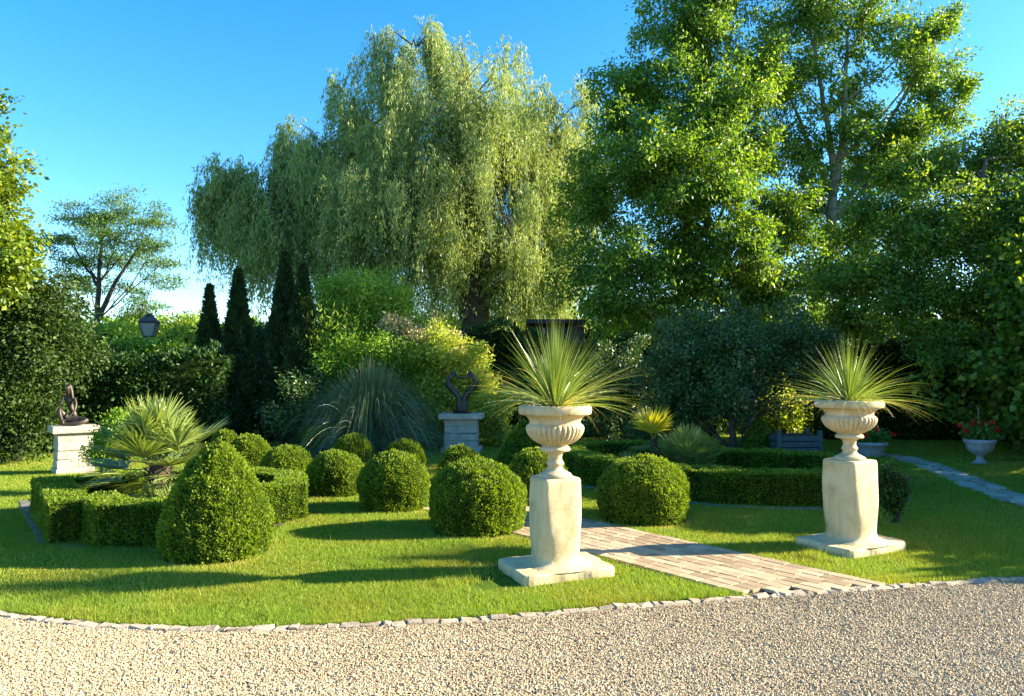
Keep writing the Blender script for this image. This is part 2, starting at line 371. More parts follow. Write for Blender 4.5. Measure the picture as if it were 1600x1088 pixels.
# parterre hedge centre lines (closed or open), width, height
HL = [(-5.35, 8.75), (-4.15, 7.25), (-3.85, 7.48), (-3.3, 6.98), (-2.75, 7.3), (-2.35, 8.1), (-2.6, 8.95), (-3.2, 9.6), (-4.1, 9.5), (-4.4, 8.95), (-5.35, 8.75)]
HL = [gp(60, 747, .4)[:2]+[.18, -.05], gp(98, 779, .4)[:2]+[.05, 0], gp(152, 775, .4)[:2], gp(176, 784, .4)[:2], gp(255, 784, .4)[:2], gp(330, 776, .4)[:2], gp(385, 762, .4)[:2], gp(455, 754, .4)[:2], gp(462, 742, .4)[:2]+[-.1, .1], gp(410, 736, .4)[:2], gp(330, 735, .4)[:2], gp(250, 733, .4)[:2], gp(180, 742, .4)[:2], gp(60, 747, .4)[:2]+[.18, -.05]]
HRp = [(.98, 12.35), (.95, 11.5), (1.25, 10.65), (1.95, 9.75), (2.55, 9.25), (3.3, 9.06), (4.0, 9.1), (4.65, 9.45), (4.95, 10.1), (4.75, 10.9), (4.1, 11.4), (3.35, 11.65), (2.85, 12.3), (2.3, 13.0), (1.5, 13.0), (.98, 12.35)]

# ------------------------------------------------------------------ lawn grass (stuff)
def lawn():
    V = []; 
    N = 1500000
    u = rng.random(N); Y = 4.5*(22/4.5)**(u**1.0)           # log-uniform: density ~1/Y, with width ~Y -> ~1/Y^2
    X = (rng.random(N)*2-1)*(Y*.80+.6)
    ok = (Y > kerbY(X)+.045)
    u_, v_ = path_uv(X, Y); ok &= ~((np.abs(v_+.02*np.sin(u_*9)) < PW-.01+rng.normal(0, .02, N)) & (u_ < PL+.4))
    ok &= flag_dist(X, Y) > .22+rng.normal(0, .04, N)
    for (x, y, r, h, _) in BW: ok &= np.hypot(X-x, Y-y) > r*.93+rng.random(N)*.06
    ok &= np.hypot(X-CONE[0], Y-CONE[1]) > CONE[2]*.95
    for (x, y, a) in PED:
        dx, dy = X-x, Y-y; p = dx*math.cos(a)+dy*math.sin(a); q = -dx*math.sin(a)+dy*math.cos(a)
        ok &= ~((abs(p) < .42) & (abs(q) < .32))
    ok &= ~((X > -4.6) & (X < -2.4) & (Y > 7.5) & (Y < 9.1))
    # thin bare spots
    P = np.stack([X, Y, X*0], 1); bare = lump(P, 1.9, 3)+.5*lump(P, 6, 9)
    ok &= rng.random(N) < np.clip(1.15-np.clip(bare-.35, 0, 1)*1.2, 0, 1)
    X, Y, bare = X[ok], Y[ok], bare[ok]; n = len(X)
    sc = np.clip(Y/6, .9, 2.2)
    h = (.019+.018*rng.random(n))*np.clip(1+.4*lump(np.stack([X, Y, X*0], 1), 3.3, 5), .5, 1.6)*sc**.35
    tall = (rng.random(n) < .0015); h[tall] *= 2.3
    for (wx, wy) in ((735, 908), (700, 916), (575, 884), (665, 884), (1270, 872), (1290, 878), (240, 958), (430, 962), (1100, 812)):
        g = gp(wx, wy); h[np.hypot(X-g[0], Y-g[1]) < .07+.05*rng.random(n)] *= 1.7
    edge = (Y-kerbY(X)) < .22; h[edge] *= 1.25
    wd = (.0035+.0025*rng.random(n))*sc**1.0
    a = rng.random(n)*6.28; lean = rng.normal(0, .45, (n, 2))*h[:, None]
    B = np.stack([X, Y, np.full(n, .002)], 1); A = np.stack([np.cos(a), np.sin(a), a*0], 1)*wd[:, None]*.5
    T = B+np.c_[lean, h]
    Vv = np.stack([B-A, B+A, T], 1).reshape(-1, 3)
    rn = np.clip(rng.random(n)*.8+.12*np.clip(bare, -1, 1)+(rng.random(n) < .05)*.3, 0, 1)
    for (x, y, r_, h_, _) in BW+[(CONE[0], CONE[1], CONE[2], 0, 0)]: rn = np.clip(rn+.55*np.exp(-np.clip(np.hypot(X-x, Y-y)-r_, 0, 9)/.11)*rng.random(n), 0, 1)
    tag(npmesh('lawn_grass', Vv, np.arange(n*3).reshape(n, 3), M['grass'], rnd=np.repeat(rn, 3)), 'short mown bright green lawn grass around the hedges and topiary', 'grass', kind='stuff')
lawn()

# ------------------------------------------------------------------ clipped box
def dome_r(t):       # radius fraction at height fraction t (gumdrop dome)
    return np.where(t < .38, .90+.10*np.sin(np.clip(t/.38, 0, 1)*math.pi/2), np.sqrt(np.clip(1-((t-.38)/.62)**2.1, 0, 1)))
def cone_r(t): return np.where(t < .22, .93+.07*np.sin(t/.22*math.pi/2), np.clip(1-((t-.22)/.78)**1.45, 0, 1)**.78)
def sharp_r(t): return np.clip(1-t, 0, 1)**.85
def clipped(name, x, y, r, H, prof, label, cat, group=None, dens=11000, leaf=.022, mt='box', seed=1., corem='boxcore', rough=.018, lk=.05):
    root = empty(name, (x, y, 0), label, cat, group, 0)
    tt = np.linspace(0, 1, 22); rr = np.maximum(prof(tt)*r, .004)
    mb = MB()
    mb.lathe([(max(a*.955, .003), .02+b*H*.975) for a, b in zip(rr, tt)], 28, .1, mod=lambda q, z, th: q*(1+lk*np.sin(th*3+z*5+seed)))
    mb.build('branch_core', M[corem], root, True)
    seg = np.hypot(np.diff(rr), np.diff(tt)*H); ar = seg*(rr[1:]+rr[:-1])*math.pi; n = int(ar.sum()*dens)
    k = rng.choice(len(seg), n, p=ar/ar.sum()); f_ = rng.random(n); th = rng.random(n)*2*math.pi
    q = rr[k]*(1-f_)+rr[k+1]*f_; z = (tt[k]*(1-f_)+tt[k+1]*f_)*H
    nr = np.diff(tt)[k]*H/seg[k]; nz = -np.diff(rr)[k]/seg[k]
    N = np.stack([nr*np.cos(th), nr*np.sin(th), nz], 1)
    q = q*(1+lk*np.sin(th*3+z*5+seed)*1.0)
    P = np.stack([q*np.cos(th), q*np.sin(th), z], 1)
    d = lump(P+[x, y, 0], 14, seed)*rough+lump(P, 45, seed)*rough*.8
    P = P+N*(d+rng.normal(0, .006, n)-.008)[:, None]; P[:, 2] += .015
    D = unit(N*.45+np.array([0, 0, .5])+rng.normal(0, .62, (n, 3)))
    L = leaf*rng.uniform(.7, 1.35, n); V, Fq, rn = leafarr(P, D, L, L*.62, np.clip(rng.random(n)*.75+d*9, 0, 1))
    m_ = int(n*.012); i = rng.choice(n, m_)
    mb = MB().add(V, Fq, rn)
    for s_ in range(4):      # a few taller new shoots
        Pp = P[i]+N[i]*.006*s_+[0, 0, .004*s_]; Dd = unit(N[i]*.5+[0, 0, .7]+rng.normal(0, .5, (m_, 3)))
        V, Fq, rn = leafarr(Pp, Dd, leaf*.9, leaf*.5, np.full(m_, .85)); mb.add(V, Fq, rn)
    mb.build('foliage', M[mt], root)
    return root
for i, (x, y, r, H, lb) in enumerate(BW):
    clipped('box_ball', x, y, r, H, dome_r, lb, 'topiary', 'clipped box balls lining the brick path', dens=14000 if y < 9.5 else 9000, leaf=.0195*max(1, y/9), seed=i*1.7+.3, lk=.03)
clipped('topiary_cone', CONE[0], CONE[1], CONE[2], CONE[3], cone_r, 'large rounded box cone standing on the lawn in front of the left hedge parterre', 'topiary', dens=14000, leaf=.0215, seed=5.1, lk=.03)
p = gp(1197, 709); clipped('topiary_cone', p[0], p[1]+.35, .42, at(1197, 652, p[1]+.35)[2], sharp_r, 'small dark pointed box cone beside the slatted planter', 'topiary', dens=6500, leaf=.03, seed=2.2)
p = gp(818, 728); clipped('topiary_cone', p[0], p[1]+.4, .50, at(818, 655, p[1]+.4)[2], sharp_r, 'dark pointed box cone in shade just left of the nearer urn stem', 'topiary', dens=6500, leaf=.03, seed=8.2)

def box_hedge(name, line, wd, H, label, dens=8500, leaf=.025):
    line = np.array([np.asarray(p, float)[:2] for p in line])
    c = line.mean(0); root = empty(name, (c[0], c[1], 0), label, 'hedge')
    n = len(line); L = line-c
    # mitred offsets
    off = []
    closed = np.allclose(L[0], L[-1])
    for i in range(n):
        a = L[i]-L[i-1] if i > 0 else (L[0]-L[-2] if closed else L[1]-L[0])
        b_ = L[i+1]-L[i] if i < n-1 else (L[1]-L[0] if closed else L[-1]-L[-2])
        a = a/np.linalg.norm(a); b_ = b_/np.linalg.norm(b_); m_ = a+b_; m_ /= np.linalg.norm(m_)+1e-9
        nn = np.array([-m_[1], m_[0]]); cs = max(.6, abs(nn@np.array([-a[1], a[0]]))); off.append(nn/cs*wd/2)
    off = np.array(off); A, B = L-off, L+off
    mb = MB(); k = .93
    V = []
    for i in range(n):
        a_, b2 = L[i]-off[i]*k, L[i]+off[i]*k
        V += [(*a_, .01), (*a_, H*.95), (*b2, H*.95), (*b2, .01)]
    f = [(i*4+q, i*4+4+q, i*4+5+q, i*4+1+q) for i in range(n-1) for q in range(3)]
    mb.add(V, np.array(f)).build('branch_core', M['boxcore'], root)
    PP, NN = [], []
    for i in range(n-1):
        for kind in ('A', 'B', 'T'):
            if kind == 'A': p0, p1 = A[i], A[i+1]; ln = np.linalg.norm(p1-p0); area = ln*H
            elif kind == 'B': p0, p1 = B[i], B[i+1]; ln = np.linalg.norm(p1-p0); area = ln*H
            else: ln = np.linalg.norm(L[i+1]-L[i]); area = ln*wd
            m_ = int(area*dens); s, t_ = rng.random(m_)[:, None], rng.random(m_)
            if kind == 'T':
                a_ = A[i]*(1-s)+A[i+1]*s; b2 = B[i]*(1-s)+B[i+1]*s; q = a_*(1-t_[:, None])+b2*t_[:, None]
                PP.append(np.c_[q, np.full(m_, H)]); NN.append(np.tile([0, 0, 1.], (m_, 1)))
            else:
                q = p0*(1-s)+p1*s; PP.append(np.c_[q, t_*H]); d = p1-p0; d = d/(np.linalg.norm(d)+1e-9)
                nn = np.array([d[1], -d[0], 0])*(1 if kind == 'A' else -1); NN.append(np.tile(nn, (m_, 1)))
    P, N = np.concatenate(PP), np.concatenate(NN); m_ = len(P)
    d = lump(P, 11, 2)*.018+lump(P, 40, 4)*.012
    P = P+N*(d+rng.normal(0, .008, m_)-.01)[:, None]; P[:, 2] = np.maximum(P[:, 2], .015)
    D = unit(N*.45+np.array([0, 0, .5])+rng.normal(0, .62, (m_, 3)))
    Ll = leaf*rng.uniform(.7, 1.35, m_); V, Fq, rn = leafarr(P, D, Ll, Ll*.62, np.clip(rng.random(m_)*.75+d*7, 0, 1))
    npmesh('foliage', V, Fq, M['box'], root, rn)
    return root
box_hedge('box_hedge', HL, .34, .40, 'low clipped box hedge with square corners ringing the big fan palm on the left', 11500, .022)
box_hedge('box_hedge', HRp, .42, .40, 'low clipped box hedge with curved lobes ringing the small palms on the right', 7500, .027)
# beds and edging stones round the parterres
def bed(name, line, grow, z=.007):
    L = np.array([np.asarray(p, float)[:2] for p in line])[:-1]; c = L.mean(0)
    d = L-c; r_ = np.linalg.norm(d, axis=1, keepdims=True); L2 = c+d*(1+grow/r_)
    V = np.c_[L2, np.full(len(L2), z)]
    tag(npmesh(name, V, np.array([list(range(len(V)))]), M['soil']), kind='structure'); return L2
b1 = bed('planting_bed', HL, .30); b2 = bed('planting_bed', HRp, .36)
M['edge'] = noisemat('edging_stone', [(.3, (.09, .08, .07)), (.7, (.22, .20, .17))], 10, rough=.9, bump=.5, bscale=30)
EDG = [gp(*q)[:2] for q in ((38, 785), (48, 808), (60, 830), (72, 850))]
sett_run(EDG, .22, .13, .025, 'bed_edging', M['edge'], .003)
EDG = [gp(*q)[:2] for q in ((85, 853), (150, 857), (250, 862))]
sett_run(EDG, .25, .05, .012, 'bed_edging', M['edge'], .003)
sett_run(np.vstack([b2, b2[:1]]), .2, .06, .025, 'bed_edging', M['edge'], .003)

# ------------------------------------------------------------------ urns on pedestals
def sq(theta, e): 
    c, s = np.cos(theta), np.sin(theta); return (np.abs(c)**e+np.abs(s)**e)**(-1/e)
def pedestal(x, y, rz, ph, tw, label):
    root = empty('stone_pedestal', (x, y, 0), label, 'pedestal', None, rz)
    n = 96; th = np.linspace(0, 2*math.pi, n, endpoint=False)
    # plinth slab, uneven edges
    mb = MB(); prof = [(.0, -.01, 1.0), (.0, .045, 1.0), (0, .066, .99), (0, .075, .965), (0, .079, .80), (0, .080, .3)]
    V = []
    for (_, z, k) in prof:
        q = sq(th, 14)*k; wob = 1+.018*np.sin(th*5+x)+.012*np.sin(th*11+1)+rng.normal(0, .003, n)
        V.append(np.stack([q*np.cos(th)*.40*wob, q*np.sin(th)*.305*wob, np.full(n, z)+rng.normal(0, .0015, n)], 1))
    i = np.arange(len(prof)-1)[:, None]*n; j = np.arange(n)[None]
    f = np.stack([i+j, i+(j+1) % n, i+n+(j+1) % n, i+n+j], -1).reshape(-1, 4)
    mb.add(np.concatenate(V), [f, np.array([[(len(prof)-1)*n+q for q in range(n)]])]); mb.build('plinth', M['cream'], root, False)
    mb = MB(); K = 34; V = []
    for a in range(K):
        t_ = a/(K-1); z = .070+t_*(ph-.070)
        half = .163*(tw+.0)*(1+.075*math.sin(min(1, max(0, (t_-.05)/.95))*math.pi)**1.2-.03*max(0, .3-t_)/.3)
        half *= 1+.13*(1-t_)**2
        half += .13*math.exp(-t_*40)
        e = 3.0+9*t_**2.2
        if t_ > .985: half -= .006
        q = sq(th, e)*half
        # chisel-like scar that wanders down the front corner
        xx, yy = q*np.cos(th), q*np.sin(th)
        cth = -math.pi/4-.15+.55*(1-t_)*1.0
        dd = np.angle(np.exp(1j*(th-cth)))
        q = q*(1-.035*np.exp(-(dd/.16)**2)*(1-t_**3))*(1+.006*np.sin(th*4+z*9)+.004*np.sin(th*9-z*23)+rng.normal(0, .0012, n))
        V.append(np.stack([q*np.cos(th), q*np.sin(th), np.full(n, z)], 1))
    i = np.arange(K-1)[:, None]*n
    f = np.stack([i+j, i+(j+1) % n, i+n+(j+1) % n, i+n+j], -1).reshape(-1, 4)
    mb.add(np.concatenate(V), [f, np.array([[(K-1)*n+q for q in range(n)]])]); o = mb.build('pillar', M['cream'], root, True)
    return root
UP = [(.135, 0), (.137, .015), (.128, .028), (.095, .045), (.07, .062), (.058, .085), (.066, .098), (.072, .11), (.066, .125), (.056, .14), (.056, .165), (.063, .19), (.085, .205), (.118, .212), (.125, .225), (.118, .243), (.098, .252),
      (.112, .262), (.145, .278), (.175, .298), (.2, .322), (.219, .35), (.231, .378), (.234, .40), (.229, .418), (.216, .43), (.207, .44), (.208, .455), (.217, .475), (.24, .495), (.272, .508), (.29, .512), (.297, .525), (.299, .545), (.297, .565), (.288, .58), (.272, .586), (.255, .583), (.245, .57), (.24, .555)]
def urn(x, y, z, hs_, rz, label):
    root = empty('garden_urn', (x, y, z), label, 'urn', 'fluted stone urns on the cream pedestals', rz)
    def mod(q, zz, th):
        if .255*hs_ < zz < .432*hs_:
            return q*(1+.10*(np.abs(np.cos(th*17))**.45-.75)*math.sin((zz/hs_-.255)/.177*math.pi)**.5)
        return q*np.ones_like(th)
    pf = []
    for (a, b_) in zip(UP[:-1], UP[1:]): pf += [a, ((a[0]+b_[0])/2, (a[1]+b_[1])/2)]
    pf.append(UP[-1])
    foot = [q for q in pf if q[1] <= .2521 and pf.index(q) < 40]; ix = next(i for i, q in enumerate(pf) if q[1] > .2521)
    MB().lathe([(a, b_*hs_) for a, b_ in pf[:ix+1]], 48).build('stem', M['urn'], root, True)
    MB().lathe([(a, b_*hs_) for a, b_ in pf[ix:]], 204, mod=mod).build('bowl', M['urn'], root, True)
    MB().lathe([(.2, .54*hs_), (.239, .56*hs_), (.1, .567*hs_), (.01, .575*hs_)], 24).build('soil', M['soil'], root, True)
def ribbons(base, dirs, L, W, sag, segs, rn):
    """curved tapering blades"""
    n = len(base); t_ = np.linspace(0, 1, segs+1); A = unit(np.cross(dirs, rng.normal(size=(n, 3))))
    pts = base[:, None]+dirs[:, None]*(L[:, None, None]*t_[None, :, None]); pts[..., 2] -= sag[:, None]*t_[None]**2.3*L[:, None]
    wdt = W[:, None]*(np.minimum(1, 1.3-t_**1.3*1.28))[None]; wdt = np.maximum(wdt, W[:, None]*.08)
    V = np.stack([pts-A[:, None]*wdt[..., None]*.5, pts+A[:, None]*wdt[..., None]*.5], 2).reshape(-1, 3)
    s = segs+1; i = (np.arange(n)*s*2)[:, None]; j = np.arange(segs)[None]*2
    f = np.stack([i+j, i+j+1, i+j+3, i+j+2], -1).reshape(-1, 4)
    return V, f, np.repeat(rn, s*2)
def urn_grass(x, y, z, label, size=1., n=620, sd=.66):
    root = empty('urn_grass', (x, y, z), label, 'ornamental grass', 'spiky grasses planted in the urns')
    th = rng.random(n)*6.28; ph = np.abs(rng.normal(0, 1, n))*sd; ph = np.clip(np.where(rng.random(n) < .10, rng.uniform(.9, 1.4, n), ph), 0, 1.42)
    D = np.stack([np.sin(ph)*np.cos(th), np.sin(ph)*np.sin(th), np.cos(ph)], 1)
    B = np.stack([np.cos(th)*ph*.05, np.sin(th)*ph*.05, np.zeros(n)], 1)
    L = rng.uniform(.48, .88, n)*size*(1+.08*(ph > .8)); V, f, rn = ribbons(B, D, L, rng.uniform(.003, .0052, n), .05+.30*(ph/1.2)*rng.random(n)+.12*rng.random(n), 8, np.clip(rng.random(n)*.8+(ph > .85)*.5*rng.random(n), 0, 1))
    npmesh('blades', V, f, M['urngrass'], root, rn)
    m_ = 40; th = rng.random(m_)*6.28; D = unit(np.stack([np.cos(th), np.sin(th), .35+rng.random(m_)*.5], 1)); B = np.stack([np.cos(th)*.04, np.sin(th)*.04, th*0], 1)
    V, f, rn = ribbons(B, D, rng.uniform(.3, .6, m_)*size, rng.uniform(.004, .007, m_), .5+.5*rng.random(m_), 8, np.full(m_, 1.)); npmesh('dry_blades', V, f, M['urngrass'], root, rn)
PH = [at(868, 745, PED[0][1])[2], at(1322, 718, PED[1][1])[2]]
pedestal(*PED[0], PH[0], 1.0, 'weathered cream stone pedestal nearest the camera, on the lawn left of the brick path')
pedestal(*PED[1], PH[1], 1.06, 'smoother cream stone pedestal farther right, at the edge of the shaded lawn')
UH = [(at(868, 633, PED[0][1])[2]-PH[0])/.586, (at(1322, 625, PED[1][1])[2]-PH[1])/.586]
urn(PED[0][0], PED[0][1], PH[0], UH[0], 0, 'fluted cream stone urn on the nearer pedestal left of the brick path')
urn(PED[1][0], PED[1][1], PH[1], UH[1], .3, 'fluted cream stone urn on the farther pedestal at the right')
urn_grass(PED[0][0], PED[0][1], PH[0]+.565*UH[0], 'big spiky fountain of green blades growing in the nearer urn', 1.02, 680)
urn_grass(PED[1][0], PED[1][1], PH[1]+.565*UH[1], 'smaller spiky fountain of green blades growing in the right urn', .86, 520, .82)

# ------------------------------------------------------------------ palms
def fan(parent, base, d, pet, rad, spread, mt, nl=38):
    """one palmate frond: petiole along d from base then leaflets in a fan"""
    d = unit(np.asarray(d, float)); base = np.asarray(base, float)
    side = unit(np.cross(d, [0, 0, 1.])+1e-6); up = np.cross(side, d)
    mb = MB(); tip = base+d*pet+np.array([0, 0, -.05*pet])
    mb.tube([base, (base+tip)/2+np.array([0, 0, .03*pet]), tip], [.009, .007, .006], 5, .4)
    V_, F_, R_ = [], [], []
    a = np.linspace(-spread, spread, nl)+rng.normal(0, .02, nl)
    D = np.cos(a)[:, None]*d+np.sin(a)[:, None]*side+up*(.12+.16*np.abs(np.sin(a*nl*.5)))[:, None]
    D = unit(D); L = rad*(1-.22*(np.abs(a)/spread)**2)*rng.uniform(.9, 1.06, nl)
    W = rad*.052*np.ones(nl)
    t_ = np.array([0, .35, .7, 1.]); wp = np.array([.35, 1.0, .75, .05])
    A = unit(np.cross(D, up)); A = unit(A+up*rng.normal(0, .28, nl)[:, None])
    pts = tip+D[:, None]*(L[:, None, None]*t_[None, :, None]); pts[..., 2] -= ((.05+.05*rng.random())*t_[None]**3*L[:, None])
    V = np.stack([pts-A[:, None]*(W[:, None]*wp[None]*.5)[..., None], pts+A[:, None]*(W[:, None]*wp[None]*.5)[..., None]], 2).reshape(-1, 3)
    i = (np.arange(nl)*8)[:, None]; j = np.arange(3)[None]*2
    f = np.stack([i+j, i+j+1, i+j+3, i+j+2], -1).reshape(-1, 4)
    mb.add(V, f, np.repeat(np.clip(rng.random(nl)*.7+.15, 0, 1), 8))
    mb.build('frond', mt, parent)
def palm(x, y, H, label, fronds, rad, trunkh, mt, trunkr=.09, lo=-.2, hi=1.3, pet=.3):
    root = empty('fan_palm', (x, y, 0), label, 'palm')
    mb = MB(); k = 10
    mb.tube([(0.02*math.sin(i), 0, trunkh*i/(k-1)) for i in range(k)], [trunkr*(1.25-.3*i/(k-1))*(1+.15*(i % 2)) for i in range(k)], 12)
    th = rng.random(160)*6.28; zz = rng.random(160)*trunkh; P = np.stack([np.cos(th)*trunkr, np.sin(th)*trunkr, zz], 1)
    D = unit(np.stack([np.cos(th), np.sin(th), 1.0+0*th], 1)); V, Fq, rn = leafarr(P, D, .09, .02, rng.random(160)); mb.add(V, Fq, rn)
    mb.build('trunk', M['fibre'], root)
    for i in range(fronds):
        e = lo+(hi-lo)*((i+.5)/fronds)**.8; a = i*2.4+random.uniform(-.3, .3)
        d = (math.cos(e)*math.cos(a), math.cos(e)*math.sin(a), math.sin(e))
        fan(root, (0, 0, trunkh*(.75+.25*random.random())), d, pet*random.uniform(.8, 1.15), rad*random.uniform(.85, 1.1), random.uniform(1.25, 1.6), M[mt])
    return root
c1 = gp(250, 768, .3); c1 = np.array([-3.93, 8.25])
palm(c1[0], c1[1], 1.3, 'big pale green fan palm inside the left hedge parterre', 34, .48, .62, 'palm', .10, -.6, 1.35, .38)
palm(-3.75, 7.95, .4, 'low spreading young fan palm at the foot of the big left palm', 8, .30, .10, 'palm', .06, .1, 1.1, .2)
p2 = np.array([(1075-800)/F*10.9, 10.9]); palm(p2[0], p2[1], .9, 'deep green fan palm inside the right hedge parterre', 20, .42, .28, 'palm', .09, -.1, 1.35, .26)
# taller palm with a yellow crown
root = empty('fan_palm', ((1020-800)/F*11.2, 11.2, 0), 'slim palm with one yellow upturned fan inside the right hedge parterre', 'palm')
MB().tube([(0, 0, 0), (.02, 0, .3), (0, 0, .62)], [.07, .06, .05], 10).build('trunk', M['fibre'], root)
for a, e in ((.2, 1.0), (2.2, 1.05), (4.2, .95), (-1.2, 1.1)):
    fan(root, (0, 0, .6), (math.cos(a)*math.cos(e), math.sin(a)*math.cos(e), math.sin(e)), .14, .46, 1.35, M['palmy'])
for a in (0, 1.2, 2.4, 3.6, 4.9): fan(root, (0, 0, .5), (math.cos(a), math.sin(a), -.15), .18, .28, 1.3, M['palm'])
palm((985-800)/F*11.0, 11.0, .4, 'small low fan palm behind the right dome, left of the slim palm', 8, .26, .12, 'palm', .05, .2, 1.2, .15)

# ------------------------------------------------------------------ stone plinths and sculptures
def plinth(px, by, Y, capw, ty, bodyw, basew, rz, label):
    x = (px-800)/F*Y; H = at(px, ty, Y)[2]
    root = empty('stone_plinth', (x, Y, 0), label, 'plinth', None, rz)
    MB().box((0, 0, .05), (basew, basew*.8, .10), 0, .5, .004, .012).build('base', M['white_stone'], root)
    b_ = MB(); nz = 4; bh = (H-.10-.105)/nz
    for i in range(nz):
        z = .1+bh*(i+.5)
        if i % 2: b_.box((0, 0, z), (bodyw, bodyw*.8, bh-.004), 0, random.random(), .005, .008)
        else:
            s_ = random.uniform(-.1, .1); wl = bodyw/2+s_; b_.box((-bodyw/2+wl/2, 0, z), (wl-.004, bodyw*.8, bh-.004), 0, random.random(), .005, .008)
            wr = bodyw-wl; b_.box((bodyw/2-wr/2, 0, z), (wr-.004, bodyw*.8, bh-.004), 0, random.random(), .005, .008)
    b_.build('body', M['white_stone'], root)
    MB().box((0, 0, H-.0525), (capw, capw*.82, .105), 0, .5, .003, .01).build('cap', M['white_stone'], root)
    return x, Y, H
PL1 = plinth(118, 742, 11.9, .66, 665, .50, .54, R(40), 'sunlit white stone plinth behind the left hedge, carrying the seated figure')
PL2 = plinth(722, 706, 15.2, .88, 646, .66, .80, R(-2), 'bluish white stone plinth in shade carrying the heart sculpture')
def skinned(name, verts, edges, radii, mt, parent, rootv=0, sub=2):
    me = bpy.data.meshes.new(name); me.from_pydata([tuple(v) for v in verts], edges, [])
    o = bpy.data.objects.new(name, me); COL.objects.link(o)
    sk = o.modifiers.new('skin', 'SKIN'); sk.use_smooth_shade = True
    if not me.skin_vertices:
        bm = bmesh.new(); bm.from_mesh(me); bm.verts.layers.skin.verify(); bm.to_mesh(me); bm.free()
    for i, r_ in enumerate(radii):
        rr = r_ if isinstance(r_, tuple) else (r_, r_); me.skin_vertices[0].data[i].radius = rr; me.skin_vertices[0].data[i].use_root = (i == rootv)
    ss = o.modifiers.new('sub', 'SUBSURF'); ss.levels = sub; ss.render_levels = sub
    dg = bpy.context.evaluated_depsgraph_get(); ev = o.evaluated_get(dg); m2 = bpy.data.meshes.new_from_object(ev)
    o.modifiers.clear(); o.data = m2; m2.materials.clear(); m2.materials.append(mt); o.parent = parent
    for p_ in m2.polygons: p_.use_smooth = True
    return o
# seated figure
SF = empty('seated_figure_statue', (PL1[0]-.05, PL1[1], PL1[2]), 'dark bronze statue of a seated thinking woman on the left plinth', 'statue', None, R(10))
J = [(.04, .05, .07), (.02, .06, .18), (-.03, .05, .30), (-.05, .03, .41), (-.05, .02, .47), (-.055, -.01, .54), (-.058, -.03, .60), (-.055, -.02, .635),   # hips, belly, chest, collar, neck, head
     (-.125, .02, .445), (-.165, -.05, .33), (-.155, -.08, .31), (-.115, -.08, .40), (-.085, -.085, .475),                                            # image-left arm up to chin (shoulder, elbow, forearm, hand)
     (.035, .02, .44), (.075, -.02, .34), (.075, -.06, .245), (.02, -.12, .15), (-.05, -.15, .075),                                                      # other arm down to ankle
     (-.04, .0, .09), (-.12, -.06, .20), (-.155, -.08, .275), (-.135, -.10, .18), (-.085, -.13, .08), (-.06, -.14, .03), (-.13, -.16, .02),                 # raised leg
     (.14, .0, .08), (.26, -.06, .085), (.18, -.13, .045), (.05, -.16, .035), (-.02, -.17, .025), (-.09, -.18, .02)]                                        # bent leg lying
E = [(0, 1), (1, 2), (2, 3), (3, 4), (4, 5), (5, 6), (6, 7), (3, 8), (8, 9), (9, 10), (10, 11), (11, 12), (3, 13), (13, 14), (14, 15), (15, 16), (16, 17),
     (0, 18), (18, 19), (19, 20), (20, 21), (21, 22), (22, 23), (23, 24), (0, 25), (25, 26), (26, 27), (27, 28), (28, 29), (29, 30)]
RD = [.065, .042, .048, .045, .019, .034, .046, .035, .028, .020, .018, .015, .013, .028, .021, .018, .015, .012, .06, .05, .04, .036, .028, .022, .014, .062, .044, .036, .028, .022, .014]
skinned('body', J, E, RD, M['bronze'], SF)
skinned('hair', [(-.05, -.015, .655), (-.045, .02, .62), (-.015, .02, .55), (.005, .01, .47), (.02, .0, .41)], [(0, 1), (1, 2), (2, 3), (3, 4)], [.034, .050, .034, .024, .012], M['bronze'], SF)
b_ = MB()
b_.tube([(-.058, -.078, .612), (-.058, -.09, .592), (-.058, -.083, .582)], [.005, .009, .006], 6)      # nose
b_.tube([(-.072, -.073, .565), (-.058, -.08, .563), (-.044, -.073, .565)], [.003, .005, .003], 6)      # mouth
for s in (-1, 1): b_.tube([(-.058+s*.027, -.070, .605), (-.058+s*.013, -.076, .606)], [.006, .006], 6)  # eyes
b_.build('face_features', M['bronze'], SF, True)
for hand in (0, 1):   # fingers of the hand at the chin and of the hand on the ankle
    b_ = MB()
    for k in range(5):
        if hand == 0: b_.tube([(-.088+k*.005, -.088, .472), (-.084+k*.007, -.093, .50-.002*abs(k-2)), (-.078+k*.006, -.088, .518-.004*abs(k-2))], [.006, .005, .003], 6)
        else: b_.tube([(-.05+k*.004, -.155, .075+k*.004), (-.075, -.172, .062+k*.009), (-.09, -.168, .042+k*.008)], [.006, .005, .003], 6)
    b_.build('fingers', M['bronze'], SF, True)
# heart sculpture: two embracing figures
HS = empty('heart_sculpture', (PL2[0]+.0, PL2[1], PL2[2]), 'bronze sculpture of two kissing figures whose bodies form a heart, on the shaded plinth', 'sculpture')
q = lambda zx, zy: ((zx-345)/510*1.0, 0, (572-zy)/510*1.0)
for s, nm in ((1, 'left'), (-1, 'right')):
    def qq(zx, zy, y=0): a = q(zx, zy); return (a[0]*s if s == 1 else -a[0], y, a[2])
    J = [qq(325, 575), qq(320, 500), qq(322, 430), qq(285, 365), qq(225, 305), qq(200, 265), qq(205, 215), qq(232, 170), qq(258, 148), qq(285, 138), qq(262, 178, -.01), qq(300, 190, -.02), qq(341, 212, -.02), qq(205, 245), qq(228, 300, -.03)]
    E = [(i, i+1) for i in range(9)]+[(7, 10), (10, 11), (11, 12)]
    skinned('figure', J[:13], E, [.11, .085, .07, .07, .072, .066, .062, .06, .04, .062, .036, .03, .026], M['bronze'], HS)
MB().box((0, 0, .008), (.36, .24, .016), 0, .5, 0, .004).build('foot', M['bronze'], HS)

